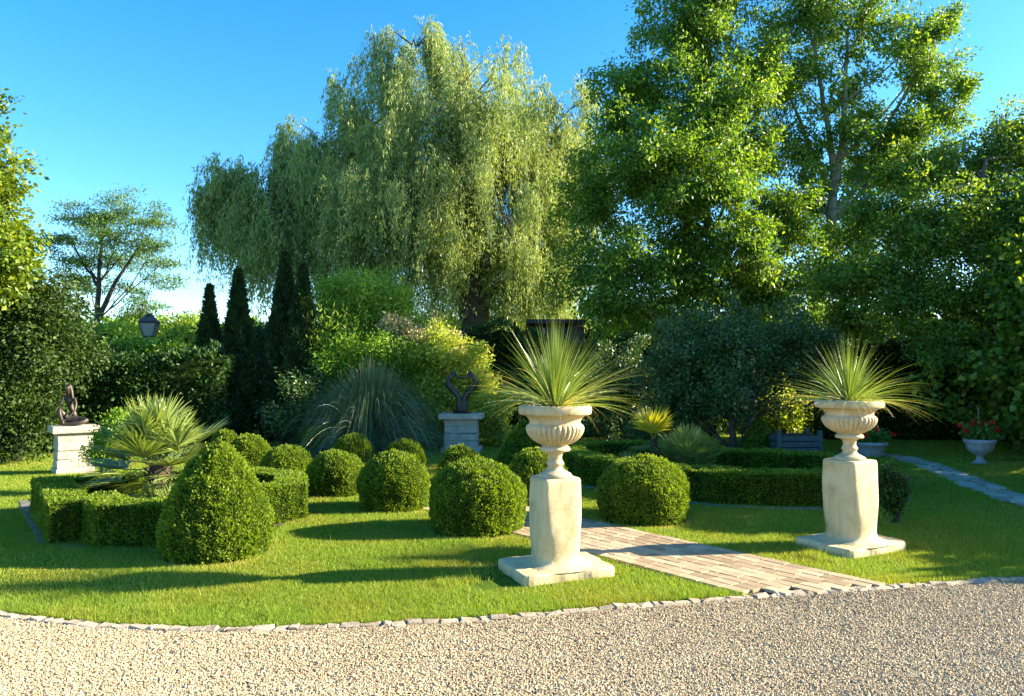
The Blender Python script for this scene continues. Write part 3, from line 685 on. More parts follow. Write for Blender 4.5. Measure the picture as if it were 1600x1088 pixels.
# ------------------------------------------------------------------ street lantern
Y = 17.0; lx = (232-800)/F*Y; lz = at(232, 526, Y)[2]; tz = at(232, 490, Y)[2]
L_ = empty('street_lamp', (lx, Y, 0), 'old style four sided lantern on a post rising above the left hedge', 'street lamp', None, R(14))
MB().tube([(0, 0, 0), (0, 0, .3), (0, 0, .32), (0, 0, lz)], [.06, .06, .035, .03], 10).build('post', M['lampmetal'], L_)
hh = (tz-lz); g0, g1, g2 = lz, lz+hh*.60, lz+hh*.88
fr = MB(); wb, wt = .10, .185
for sx, sy in ((-1, -1), (1, -1), (1, 1), (-1, 1)): fr.tube([(sx*wb, sy*wb, g0), (sx*wt, sy*wt, g1)], [.013, .013], 5)
for a in range(4):
    P4 = [(-1, -1), (1, -1), (1, 1), (-1, 1)]; (ax, ay), (bx_, by_) = P4[a], P4[(a+1) % 4]
    fr.tube([(ax*wb, ay*wb, g0), (bx_*wb, by_*wb, g0)], [.013, .013], 5); fr.tube([(ax*wt, ay*wt, g1), (bx_*wt, by_*wt, g1)], [.016, .016], 5)
LF = fr.build('lantern_frame', M['lampmetal'], L_)
def frust(a, za, b__, zb): return [(sx*a, sy*a, za) for sx, sy in ((-1, -1), (1, -1), (1, 1), (-1, 1))]+[(sx*b__, sy*b__, zb) for sx, sy in ((-1, -1), (1, -1), (1, 1), (-1, 1))]
ff = np.array([(3, 2, 1, 0), (4, 5, 6, 7), (0, 1, 5, 4), (1, 2, 6, 5), (2, 3, 7, 6), (3, 0, 4, 7)])
MB().add(frust(wb-.008, g0+.01, wt-.008, g1-.01), ff).build('lantern_glass', M['glass'], LF)
MB().add(frust(wt+.025, g1+.014, .09, g2), ff).build('lantern_roof', M['lampmetal'], LF)
MB().lathe([(.10, g2+.002), (.11, g2+.02), (.06, g2+.03), (.07, g2+.06), (.03, tz-.01), (.01, tz+.02)], 12).build('finial', M['lampmetal'], LF)

# ------------------------------------------------------------------ flower urns, planter, shed, sapling
def flower_pot(px, by, rimpx, rimy, label, tall):
    f_ = gp(px, by); Y = f_[1]+.15; x = (px-800)/F*Y; H = at(px, rimy, Y)[2]; r = rimpx*Y/F/2
    root = empty('flower_urn', (x, Y, 0), label, 'flower pot', 'grey pots of red geraniums')
    if tall: pf = [(r*.55, 0), (r*.55, H*.05), (r*.25, H*.16), (r*.22, H*.3), (r*.4, H*.38), (r*.75, H*.5), (r*.92, H*.68), (r*.95, H*.82), (r*1.05, H*.86), (r*1.08, H*.97), (r, H), (r*.85, H*.97), (r*.8, H*.9)]
    else: pf = [(r*.6, 0), (r*.66, H*.05), (r*.8, H*.4), (r*.95, H*.75), (r*1.05, H*.8), (r*1.08, H*.96), (r, H), (r*.85, H*.96), (r*.8, H*.9)]
    MB().lathe(pf, 28).build('pot', M['greypot'], root, True)
    mb = MB(); n = 900; P = unit(rng.normal(size=(n, 3)))*(rng.random(n)**.4)[:, None]*[r*1.35, r*1.1, .19]+[0, 0, H+.10]
    V, Fq, rn = leafarr(P, unit(rng.normal(size=(n, 3))+[0, 0, .6]), .06, .055, rng.random(n)); LV = mb.add(V, Fq, rn).build('leaves', M['geran'], root)
    for k in range(11):
        a = random.uniform(0, 6.28); rr = r*random.uniform(.2, 1.5); c = np.array([rr*math.cos(a), rr*math.sin(a)*.8, H+.32-rr*.45+random.uniform(-.05, .08)])
        P = c+np.clip(rng.normal(0, .02, (44, 3)), -.03, .03); V, Fq, rn = leafarr(P, unit(rng.normal(size=(44, 3))), .036, .034, rng.random(44)); MB().add(V, Fq, rn).build('flower_head', M['petal'], LV)
    return root, H
flower_pot(1357, 716, 48, 690, 'low grey pot of red geraniums partly hidden behind the right urn', False)
rt, H = flower_pot(1528, 726, 42, 686, 'footed grey pot of red geraniums standing alone on the shaded lawn at the right', True)
MB().tube([(.0, .02, H-.05), (.0, .02, H+.55)], [.009, .008], 6).build('stake', M['bark'], rt)
p = gp(1258, 712); PLt = empty('slatted_planter', (p[0]-.1, p[1]+.35, 0), 'low grey green slatted wooden planter box beside the small cone', 'planter', None, R(5))
Hh = at(1258, 674, p[1]+.2)[2]
for sx in (-1, 1):
    for sy in (-1, 1): MB().box((sx*.42, sy*.26, Hh/2+.01), (.08, .08, Hh+.03), 0, .5, 0, .006).build('post', M['grnmetal'], PLt)
for sy in (-1, 1):
    mb = MB(); [mb.box((0, sy*.26, .09+k*.115), (.76, .03, .10), 0, .5, 0, .004) for k in range(int((Hh-.04)/.115))]; mb.build('slat_panel', M['grnmetal'], PLt)
for sx in (-1, 1):
    mb = MB(); [mb.box((sx*.42, 0, .09+k*.115), (.03, .44, .10), 0, .5, 0, .004) for k in range(int((Hh-.04)/.115))]; mb.build('slat_panel', M['grnmetal'], PLt)
MB().box((0, 0, Hh*.8), (.78, .46, .05), 0).build('soil', M['soil'], PLt)
# dark garden shed behind the urn grass
Y = 22.; sx0 = at(822, 504, Y); sx1 = at(912, 504, Y)
SH = empty('garden_shed', ((sx0[0]+sx1[0])/2, Y, 0), 'low dark shed roof glimpsed under the willow behind the nearer urn', 'shed')
wd = sx1[0]-sx0[0]; mb = MB(); mb.box((0, 0, sx0[2]/2-.1), (wd*.9, 2, sx0[2]-.2)); mb.build('wall', M['roofing'], SH)
MB().box((0, 0, sx0[2]-.05), (wd, 2.4, .12), 0, .5, 0, .01).build('roof', M['roofing'], SH)

# ------------------------------------------------------------------ generic foliage
def blob(px, py, rxp, rzp, Y, ry=None, wgt=1.):
    c = at(px, py, Y); return (c, np.array([rxp*Y/F, (ry if ry else .8*rxp*Y/F), rzp*Y/F]), wgt)
def clusters(blobs, n, p=2.6, spray=.45, per_s=9):
    """leaf cluster centres grouped in sprays (branch ends) so that gaps stay between them"""
    ns = max(8, n//per_s)
    ar = np.array([b_[1][0]*b_[1][2]*b_[2] for b_ in blobs]); ar = ar/ar.sum(); k = rng.choice(len(blobs), ns, p=ar)
    C = np.array([b_[0] for b_ in blobs])[k]; Rr = np.array([b_[1] for b_ in blobs])[k]
    d = unit(rng.normal(size=(ns, 3))); rad = rng.random(ns)**(1/p)*(1+.10*rng.normal(size=ns))
    rad = rad*(1+.16*np.sin(d[:, 0]*5+k*1.3)*np.sin(d[:, 2]*6+k*2.1))
    sc = C+d*Rr*rad[:, None]
    ax = unit(d*1.0+rng.normal(0, .5, (ns, 3))+[0, 0, .15]); sl_ = spray*rng.uniform(.6, 1.6, ns)*np.minimum(1, Rr.mean(1)/(2.4*spray))
    i = np.repeat(np.arange(ns), per_s); m_ = len(i); t_ = rng.uniform(-1, 1, m_)
    P = sc[i]+ax[i]*(sl_[i]*t_)[:, None]+rng.normal(0, 1, (m_, 3))*(sl_[i]*.26*(1-.5*np.abs(t_)))[:, None]*[1, 1, .6]
    return P, ax[i], k[i], C[i]
def leafcloud(C, per, sig, L, W, mt, name, parent, outd=None, droop=.3, flat=0, origin=np.zeros(3), shape=None, rbias=None):
    n = len(C)*per; sg = np.broadcast_to(sig, (3,))
    P = np.repeat(C, per, 0)+np.clip(rng.normal(size=(n, 3)), -1.5, 1.5)*sg
    D = rng.normal(size=(n, 3))*.8
    if outd is not None: D += np.repeat(outd, per, 0)*.7
    D[:, 2] -= droop; D = unit(D)
    ref = None
    if flat: ref = rng.normal(size=(n, 3))*(1-flat); ref = unit(np.cross(D, np.array([0, 0, 1.])+rng.normal(size=(n, 3))*.5)); ref = np.cross(D, ref)*1.0
    l = L*rng.uniform(.65, 1.3, n); cl = np.repeat(rng.normal(0, .13, len(C)), per)
    rn = np.clip(rng.random(n)*.85+cl, 0, 1)
    V, Fq, rr = leafarr(P-origin, D, l, l*W/L, rn, ref)
    return npmesh(name, V, Fq, mt, parent, rr)
def branchwork(mb, blobs, trunkpts, trunkrad, C, k, ntwig=250, lr=.05, origin=np.zeros(3), lift=.25, steep=.75):
    tp = np.asarray(trunkpts, float)
    for b_ in blobs:
        c = b_[0]; hd = np.hypot(tp[:, 0]-c[0], tp[:, 1]-c[1]); below = tp[tp[:, 2] < c[2]-steep*hd]
        s = below[-1] if len(below) else tp[len(tp)//2]
        mid = (s+c)/2+np.array([random.uniform(-.2, .2), random.uniform(-.2, .2), -lift*random.random()*np.linalg.norm(c-s)*.4])
        t_ = np.linspace(0, 1, 7)[:, None]; pts = s*(1-t_)**2+2*mid*t_*(1-t_)+c*t_**2+rng.normal(0, .03, (7, 3))*np.sin(t_*3.14)
        mb.tube(pts-origin, np.linspace(lr*1.4, lr*.5, 7), 6)
    idx = rng.choice(len(C), min(ntwig, len(C)), replace=False)
    for i in idx:
        c = blobs[k[i]][0]; e = C[i]; s = c+(e-c)*random.uniform(0, .3); m_ = (s+e)/2+rng.normal(0, .08, 3)+[0, 0, -.06]
        mb.tube(np.array([s, m_, e])-origin, [lr*.34, lr*.2, lr*.06], 4, cap=False)
def tree(name, trunks, blobs, ncl, per, sig, L, W, mt, bark, label, cat='tree', droop=.3, ntwig=250, lr=.05, flat=0, p=2.6, group=None, lift=.25, crownname='crown', spray=.45, steep=.75):
    o = np.array([trunks[0][0][0][0], trunks[0][0][0][1], 0.])
    root = empty(name, o, label, cat, group)
    C, d, k, _ = clusters(blobs, ncl, p, spray)
    C[:, 2] = np.maximum(C[:, 2], .1)
    mb = MB()
    for (pts, rad) in trunks:
        pts = np.array(pts, float)
        t0 = np.linspace(0, 1, len(pts)); t1 = np.linspace(0, 1, len(pts)*3)
        pp = np.stack([np.interp(t1, t0, pts[:, q]) for q in range(3)], 1)+rng.normal(0, .02, (len(t1), 3)); rr = np.interp(t1, t0, rad)
        mb.tube(pp-o, rr, 9)
    branchwork(mb, blobs, trunks[0][0], 0, C, k, ntwig, lr, o, lift, steep)
    mb.build('trunk', bark, root, True)
    leafcloud(C, per, sig, L, W, mt, crownname, root, d, droop, flat, o)
    return root, C, d, o
def G(px, Y, z=0): return np.array([(px-800)/F*Y, Y, z])

# ------------------------------------------------------------------ willow
def willow():
    Y = 25.
    bl = [blob(650, 72, 46, 48, Y, None, 2.2), blob(735, 155, 92, 68, Y), blob(795, 220, 82, 80, Y-1), blob(690, 200, 130, 100, Y-1.5), blob(575, 200, 80, 70, Y, None, 1.2), blob(515, 250, 65, 72, Y+1, None, 1.5),
          blob(620, 300, 120, 90, Y-2), blob(760, 310, 130, 100, Y-2), blob(860, 220, 70, 80, Y+1), blob(870, 340, 65, 100, Y), blob(490, 330, 60, 70, Y, None, 1.5), blob(385, 295, 62, 40, Y, None, 2.2), blob(440, 330, 70, 65, Y-1, None, 1.6), blob(350, 325, 34, 38, Y, None, 2.5),
          blob(700, 380, 120, 60, Y+1), blob(560, 370, 70, 55, Y-1), blob(470, 260, 40, 45, Y, None, 1.5), blob(610, 130, 45, 50, Y), blob(840, 185, 45, 45, Y+1), blob(890, 270, 45, 60, Y), blob(820, 420, 90, 55, Y+1)]
    base = G(745, Y); root = empty('weeping_willow', base, 'huge weeping willow with yellow green trailing foliage towering over the garden', 'tree')
    mb = MB(); tp = [base, at(742, 520, Y), at(738, 430, Y), at(730, 330, Y), at(725, 230, Y), at(720, 120, Y)]
    mb.tube(np.array(tp)-base, [.75, .55, .45, .32, .2, .08], 10)
    for pts, r0 in (([at(740, 450, Y), at(665, 405, Y), at(590, 370, Y), at(520, 345, Y), at(420, 300, Y)], .32), ([at(742, 440, Y), at(800, 400, Y), at(845, 395, Y), at(880, 370, Y)], .28), ([at(735, 400, Y), at(650, 330, Y), at(570, 260, Y), at(530, 220, Y)], .22), ([at(730, 350, Y), at(800, 260, Y), at(850, 190, Y)], .22), ([at(742, 480, Y), at(790, 440, Y), at(830, 450, Y)], .15)):
        mb.tube(np.array(pts)-base, np.linspace(r0, .06, len(pts)), 8)
    C, d, k, cc = clusters(bl, 1700, 3.0, .8, 5)
    for i in rng.choice(len(C), 300, replace=False):
        s = cc[i]+(C[i]-cc[i])*.1; m_ = (s+C[i])/2+[0, 0, .3]; mb.tube(np.array([s, m_, C[i]])-base, [.03, .02, .01], 4, cap=False)
    mb.build('trunk', M['darkbark'], root, True)
    # hanging strands
    ns = 19000; i = rng.integers(0, len(C), ns); s = C[i]+rng.normal(0, .17, (ns, 3)); ln = (.5+1.5*rng.random(len(C)))[i]*rng.uniform(.4, 1.35, ns)
    low = s[:, 2]-ln < 2.2; ln[low] = np.maximum(.4, s[low, 2]-2.2)
    per = 22; t_ = rng.random((ns, per))
    out = d[i]*[1, 1, 0]
    P = s[:, None]+out[:, None]*(.35*np.sqrt(t_)[..., None])+rng.normal(0, .03, (ns, per, 3)); P[..., 2] -= ln[:, None]*t_-.25*np.sin(t_*3.1)*(t_ < .3)
    P[..., 0] += .10*np.sin(t_*3+i[:, None]); P = P.reshape(-1, 3); n = len(P)
    D = unit(rng.normal(size=(n, 3))*.38+[0, 0, -1.0]); L = rng.uniform(.09, .19, n)
    rn = np.clip(rng.random(n)*.8+np.repeat(rng.normal(0, .15, ns), per), 0, 1)
    V, Fq, rr = leafarr(P-base, D, L, L*.21, rn); npmesh('crown', V, Fq, M['willow'], root, rr)
    # inner leaves, darker interior
    Ci, di, _, _ = clusters(bl, 1100, 1.6, 1.0, 6); Ci = Ci+[0, .8, -.6]
    leafcloud(Ci, 26, (.3, .3, .42), .15, .04, M['willow'], 'inner_crown', root, None, .9, 0, base)
    # far-side drooping curtain beneath
    bl2 = [blob(700, 460, 130, 60, Y+1), blob(800, 480, 110, 55, Y+2), blob(560, 430, 90, 45, Y), blob(430, 400, 80, 60, Y-1), blob(370, 370, 40, 60, Y)]
    C2, d2, _, _ = clusters(bl2, 1300, 2.5, .8, 6); leafcloud(C2, 30, (.12, .12, .5), .16, .036, M['willow'], 'trailing_curtain', root, None, 1.3, 0, base)
willow()

# ------------------------------------------------------------------ walnuts
Yw = 20.
bl = [blob(1085, 50, 75, 90, Yw), blob(1000, 130, 70, 50, Yw), blob(960, 180, 55, 45, Yw), blob(1110, 170, 95, 80, Yw-.5), blob(1010, 260, 115, 65, Yw-1), blob(930, 330, 70, 60, Yw), blob(1090, 300, 95, 60, Yw-1),
      blob(960, 420, 95, 60, Yw-1), blob(1070, 400, 80, 60, Yw), blob(1165, 250, 55, 60, Yw), blob(1160, 380, 60, 55, Yw-1), blob(1190, 120, 55, 70, Yw), blob(1215, 330, 50, 50, Yw), blob(1190, 450, 60, 40, Yw), blob(1130, -30, 90, 60, Yw), blob(990, 480, 100, 40, Yw), blob(1120, 460, 80, 40, Yw)]
tree('walnut_tree', [([G(1170, Yw), at(1168, 520, Yw), at(1150, 440, Yw), at(1110, 365, Yw), at(1095, 300, Yw), at(1095, 180, Yw), at(1090, 60, Yw), at(1090, -40, Yw)], [.22, .2, .17, .14, .11, .08, .05, .02]),
                     ([at(1160, 470, Yw), at(1165, 400, Yw), at(1150, 300, Yw), at(1130, 180, Yw), at(1140, 60, Yw)], [.17, .13, .1, .07, .04]),
                     ([at(1110, 370, Yw), at(1040, 320, Yw), at(980, 230, Yw), at(940, 140, Yw)], [.13, .1, .06, .02])],
     bl, 7000, 22, (.15, .15, .12), .115, .052, M['walnut'], M['bark'], 'tall dense dark green walnut tree right of the willow', droop=.8, ntwig=700, lr=.04, spray=.6, p=2.0)
bl = [blob(1260, 20, 80, 60, Yw+1), blob(1350, 40, 85, 60, Yw+1), blob(1440, 120, 65, 45, Yw+1), blob(1470, 180, 55, 30, Yw+1), blob(1230, 130, 65, 70, Yw+1), blob(1330, 140, 70, 50, Yw+1.5), blob(1400, 200, 60, 35, Yw+1),
      blob(1245, 240, 60, 55, Yw+1), blob(1340, 270, 60, 40, Yw+2), blob(1400, 280, 70, 40, Yw+1), blob(1230, 360, 65, 50, Yw), blob(1310, 370, 60, 35, Yw+1), blob(1290, -40, 110, 40, Yw+1), blob(1215, 440, 70, 40, Yw), blob(1440, 60, 45, 35, Yw+1), blob(1485, 35, 24, 26, Yw+1), blob(1360, 350, 60, 40, Yw+1), blob(1270, 450, 70, 40, Yw+1), blob(1350, 430, 60, 40, Yw+1), blob(1270, 310, 50, 40, Yw+1.5), blob(1310, 410, 60, 35, Yw), blob(1385, 240, 55, 35, Yw+1), blob(1340, 200, 45, 35, Yw+.5), blob(1230, 480, 70, 35, Yw), blob(1490, 140, 28, 22, Yw+1)]
tree('walnut_tree', [([G(1268, Yw+1), at(1272, 480, Yw+1), at(1285, 420, Yw+1), at(1300, 350, Yw+1), at(1302, 260, Yw+1), at(1290, 180, Yw+1), at(1275, 90, Yw+1), at(1265, 0, Yw+1)], [.22, .20, .17, .14, .10, .07, .045, .02]),
                     ([at(1302, 300, Yw+1), at(1318, 220, Yw+1), at(1320, 130, Yw+1), at(1325, 30, Yw+1)], [.13, .09, .06, .03]),
                     ([at(1296, 350, Yw+1), at(1345, 280, Yw+1), at(1385, 200, Yw+1), at(1430, 120, Yw+1), at(1462, 70, Yw+1), at(1485, 25, Yw+1)], [.10, .08, .055, .035, .02, .008]),
                     ([at(1300, 300, Yw+1), at(1265, 230, Yw+1), at(1235, 150, Yw+1)], [.1, .07, .03]), ([at(1380, 215, Yw+1), at(1450, 190, Yw+1), at(1510, 165, Yw+1)], [.06, .04, .015])],
     bl, 4400, 20, (.15, .15, .12), .115, .052, M['walnut'], M['bark'], 'airy walnut tree with pale forked limbs showing against the sky', droop=.8, ntwig=800, lr=.03, spray=.6, p=2.0)

# ------------------------------------------------------------------ right hand trees and hedges
Yr = 15.5
bl = [blob(1450, 270, 70, 40, Yr+1), blob(1540, 250, 75, 50, Yr+1), blob(1620, 220, 70, 60, Yr+1), blob(1380, 340, 70, 50, Yr+1), blob(1480, 360, 100, 70, Yr), blob(1590, 370, 90, 90, Yr), blob(1340, 430, 70, 50, Yr), blob(1430, 450, 90, 55, Yr-.5),
      blob(1540, 470, 100, 50, Yr-1), blob(1680, 350, 120, 120, Yr), blob(1330, 500, 60, 40, Yr+1), blob(1700, 480, 120, 60, Yr-1)]
tree('hazel_tree', [([G(1590, Yr), at(1588, 600, Yr), at(1570, 480, Yr), at(1545, 400, Yr), at(1530, 320, Yr), at(1540, 250, Yr)], [.2, .17, .14, .1, .07, .04]), ([at(1575, 520, Yr), at(1480, 470, Yr), at(1420, 430, Yr), at(1370, 400, Yr)], [.1, .08, .05, .03]), ([at(1580, 470, Yr), at(1600, 350, Yr), at(1640, 240, Yr)], [.1, .07, .03])],
     bl, 5600, 22, (.13, .13, .10), .09, .045, M['rtree'], M['darkbark'], 'broad leafy tree filling the right edge above the dark hedge', ntwig=300, lr=.03, droop=.4, steep=.2)
# low hanging sprigs with ivy, front of the dark hedge
bl = [blob(1470, 535, 45, 25, 14.5), blob(1440, 560, 25, 14, 14.3), blob(1530, 540, 50, 30, 14.5), blob(1580, 560, 35, 45, 14.2), blob(1600, 600, 30, 35, 14.2)]
tree('viburnum_shrub', [([G(1600, 14.5), at(1600, 600, 14.5), at(1560, 555, 14.5), at(1500, 545, 14.5)], [.06, .05, .03, .02])], bl, 260, 22, (.12, .12, .1), .075, .045, M['rtree'], M['darkbark'], 'sparse shrub with drooping sprigs hanging before the dark hedge at the right edge', 'shrub', ntwig=80, lr=.012, steep=.05)

def mass_hedge(name, x0, x1, Y0, Y1, H, th, mt, label, dens=500, L=.09, W=.05, cat='hedge', wob=.15, core=True):
    """tall informal hedge between two ground points, leaves over front, top and back"""
    a, b_ = np.array([x0, Y0]), np.array([x1, Y1]); c = (a+b_)/2; ln = np.linalg.norm(b_-a); d = (b_-a)/ln; nn = np.array([d[1], -d[0]])
    root = empty(name, (c[0], c[1], 0), label, cat)
    K = 24; s = np.linspace(-ln/2, ln/2, K); V = []
    for q in s:
        hq = (H-.12)*(1+.06*math.sin(q*2.1)+.03*math.sin(q*5)); t_ = th/2-.1
        for (o_, z) in ((t_, 0), (t_*.95, hq*.8), (t_*.5, hq), (-t_*.5, hq), (-t_*.95, hq*.8), (-t_, 0)): p_ = d*q+nn*o_; V.append((p_[0], p_[1], z))
    f = [(i*6+j, i*6+6+j, i*6+7+j, i*6+1+j) for i in range(K-1) for j in range(5)]
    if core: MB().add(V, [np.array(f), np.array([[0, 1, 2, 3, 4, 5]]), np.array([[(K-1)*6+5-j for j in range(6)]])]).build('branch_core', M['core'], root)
    def put(m_, fn, N):
        q = (rng.random(m_)-.5)*ln; o_, z = fn(m_, q); P = np.c_[d[0]*q+nn[0]*o_, d[1]*q+nn[1]*o_, z]
        return P, np.tile(N, (m_, 1))
    hh = lambda q: H*(1+.06*np.sin(q*2.1)+.03*np.sin(q*5))
    fr = put(int(ln*H*dens), lambda m_, q: (th/2+0*q, rng.random(m_)*hh(q)), np.array([nn[0], nn[1], .2]))
    bk = put(int(ln*H*dens*.35), lambda m_, q: (-th/2+0*q, rng.random(m_)*hh(q)), np.array([-nn[0], -nn[1], .2]))
    tp = put(int(ln*th*dens*1.3), lambda m_, q: ((rng.random(m_)-.5)*th, hh(q)), np.array([0, 0, 1.]))
    P = np.concatenate([fr[0], bk[0], tp[0]]); N = np.concatenate([fr[1], bk[1], tp[1]])
    for s_ in (-1, 1):
        m_ = int(th*H*dens); o_ = (rng.random(m_)-.5)*th; q = np.full(m_, s_*ln/2)
        P = np.concatenate([P, np.c_[d[0]*q+nn[0]*o_, d[1]*q+nn[1]*o_, rng.random(m_)*H]]); N = np.concatenate([N, np.tile([d[0]*s_, d[1]*s_, .1], (m_, 1))])
    P = P+N*(lump(P, 3.2, H)*wob+lump(P, 9, H)*wob*.5+rng.normal(0, .04, len(P)))[:, None]; P[:, 2] = np.maximum(P[:, 2], .02)
    D = unit(N*.7+rng.normal(size=P.shape)*.7+[0, 0, .1]); l = L*rng.uniform(.6, 1.3, len(P))
    V, Fq, rr = leafarr(P, D, l, l*W/L, np.clip(rng.random(len(P))*.8+lump(P, 3.2, H)*.15, 0, 1)); npmesh('foliage', V, Fq, M[mt], root, rr)
    return root
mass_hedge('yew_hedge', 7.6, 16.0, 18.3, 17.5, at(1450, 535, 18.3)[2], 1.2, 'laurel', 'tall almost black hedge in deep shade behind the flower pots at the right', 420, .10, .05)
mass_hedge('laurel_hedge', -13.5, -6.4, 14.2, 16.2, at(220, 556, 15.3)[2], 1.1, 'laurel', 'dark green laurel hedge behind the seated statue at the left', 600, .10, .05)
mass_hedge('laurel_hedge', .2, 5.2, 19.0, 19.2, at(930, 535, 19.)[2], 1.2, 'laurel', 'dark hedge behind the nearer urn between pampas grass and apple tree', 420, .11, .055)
mass_hedge('privet_hedge', -15.5, -9.0, 19.5, 20.5, at(200, 520, 20)[2], 1.5, 'brightshrub', 'bright sunlit privet hedge behind the dark laurel at the left', 380, .11, .05, wob=.3)
mass_hedge('yew_hedge', -9., .5, 21.5, 21.5, at(600, 520, 21.5)[2], 1.2, 'laurel', 'dark hedge beneath the weeping willow behind the conifers', 300, .13, .06)
# far tree line
mass_hedge('distant_hedge', -48, -8, 48, 52, at(300, 520, 50)[2], 4., 'brightshrub', 'distant sunlit hedge line seen left of the street lamp', 40, .4, .25, wob=.7)
mass_hedge('distant_hedge', -9, 45, 55, 50, at(1000, 500, 50)[2], 4., 'rtree', 'distant hedge line glimpsed beneath the walnut trees', 30, .45, .3, wob=.7)

# apple-like dark shrub with two stems
Ys = 15.3
bl = [blob(1150, 520, 85, 45, Ys), blob(1230, 530, 65, 40, Ys), blob(1080, 550, 70, 50, Ys), blob(1040, 600, 50, 55, Ys+.5), blob(1130, 590, 95, 45, Ys-.3), blob(1240, 590, 60, 40, Ys), blob(1030, 660, 45, 50, Ys+.8), blob(1270, 550, 50, 40, Ys+.5), blob(1090, 640, 50, 35, Ys+.4), blob(1170, 640, 60, 25, Ys+.2), blob(980, 600, 50, 60, Ys+2), blob(970, 660, 60, 40, Ys+2)]
tree('apple_tree', [([G(1145, Ys), at(1144, 660, Ys), at(1135, 610, Ys), at(1110, 560, Ys)], [.075, .065, .055, .03]), ([G(1172, Ys), at(1168, 680, Ys), at(1175, 620, Ys), at(1210, 560, Ys)], [.075, .07, .055, .03])],
     bl, 2900, 22, (.09, .09, .10), .075, .04, M['darkshrub'], M['darkbark'], 'broad blue green shrub tree with two dark stems behind the right parterre', ntwig=240, lr=.022, droop=-.2)
bl = [blob(1130, 660, 50, 35, 20.5), blob(1210, 630, 60, 35, 20.5), blob(1240, 660, 45, 35, 20.5)]
tree('forsythia_shrub', [([G(1190, 20.5), at(1190, 640, 20.5)], [.05, .03])], bl, 700, 26, .2, .12, .075, M['varieg'], M['bark'], 'yellow green sunlit bush glimpsed between the apple tree stems', 'shrub', ntwig=40, lr=.02)

# ------------------------------------------------------------------ mid background shrubs
def bush(name, px, Y, bl, ncl, per, sig, L, W, mt, label, droop=.0, ntwig=60, cat='shrub', spray=.35):
    return tree(name, [([G(px, Y), G(px, Y, .6)], [.06, .04])], bl, ncl, per, sig, L, W, M[mt], M['darkbark'], label, cat, droop, ntwig, .02, spray=spray, p=2.)
Yb = 18.
bush('bamboo_clump', 570, Yb, [blob(560, 462, 50, 30, Yb), blob(525, 465, 26, 25, Yb), blob(615, 478, 35, 25, Yb), blob(520, 500, 45, 45, Yb), blob(570, 490, 60, 55, Yb), blob(620, 510, 50, 40, Yb), blob(560, 560, 80, 50, Yb-.5), blob(640, 560, 60, 40, Yb)], 1700, 22, (.19, .19, .22), .14, .030, 'bamboo', 'feathery light green bamboo clump right of the tall dark conifers', -.7, 160, spray=.75)
bush('privet_shrub', 560, 16.6, [blob(530, 560, 45, 35, 16.6), blob(590, 555, 60, 30, 16.6), blob(650, 570, 45, 35, 16.6), blob(530, 620, 50, 50, 16.8), blob(650, 630, 50, 60, 16.8), blob(590, 630, 60, 60, 17)], 1300, 24, .14, .075, .035, 'brightshrub', 'leafy mid green shrub directly behind the pampas grass', .0)
bush('hydrangea_shrub', 680, 17.2, [blob(625, 520, 35, 18, 17.2), blob(665, 530, 38, 20, 17.2), blob(705, 548, 30, 20, 17.)], 330, 26, .10, .06, .045, 'pale', 'pale cream flowering shrub between the bamboo and the variegated bush', -.3, 20)
bush('variegated_shrub', 715, 16.4, [blob(690, 555, 35, 35, 16.6), blob(725, 575, 40, 38, 16.5), blob(735, 625, 38, 40, 16.5), blob(690, 620, 30, 50, 16.6), blob(755, 655, 30, 35, 16.3), blob(690, 680, 40, 30, 16.6)], 1000, 24, .12, .075, .045, 'varieg', 'golden variegated shrub glowing behind the heart sculpture', .0)
bush('variegated_shrub', 782, 16.0, [blob(782, 640, 20, 25, 16.), blob(775, 670, 24, 22, 16.)], 170, 24, .10, .075, .045, 'varieg', 'small golden sprig bush right of the heart sculpture plinth')
# pampas grass
p = gp(590, 702); PG = empty('pampas_grass', (p[0], 14.9, 0), 'wide arching clump of silvery dark pampas grass left of the heart sculpture', 'ornamental grass')
n = 3600; th = rng.random(n)*6.28; ph = np.clip(np.abs(rng.normal(0, .40, n)), 0, 1.0)
D = np.stack([np.sin(ph)*np.cos(th), np.sin(ph)*np.sin(th), np.cos(ph)], 1); B = np.stack([np.cos(th)*.25*rng.random(n), np.sin(th)*.25*rng.random(n), th*0], 1)
V, f, rn = ribbons(B, D, rng.uniform(2.3, 3.8, n), rng.uniform(.009, .016, n), .33+(.2+.75*ph)*rng.uniform(.6, 1.2, n), 14, rng.random(n)); V[:, 2] = np.maximum(V[:, 2], .02)
npmesh('blades', V, f, M['pampas'], PG, rn)

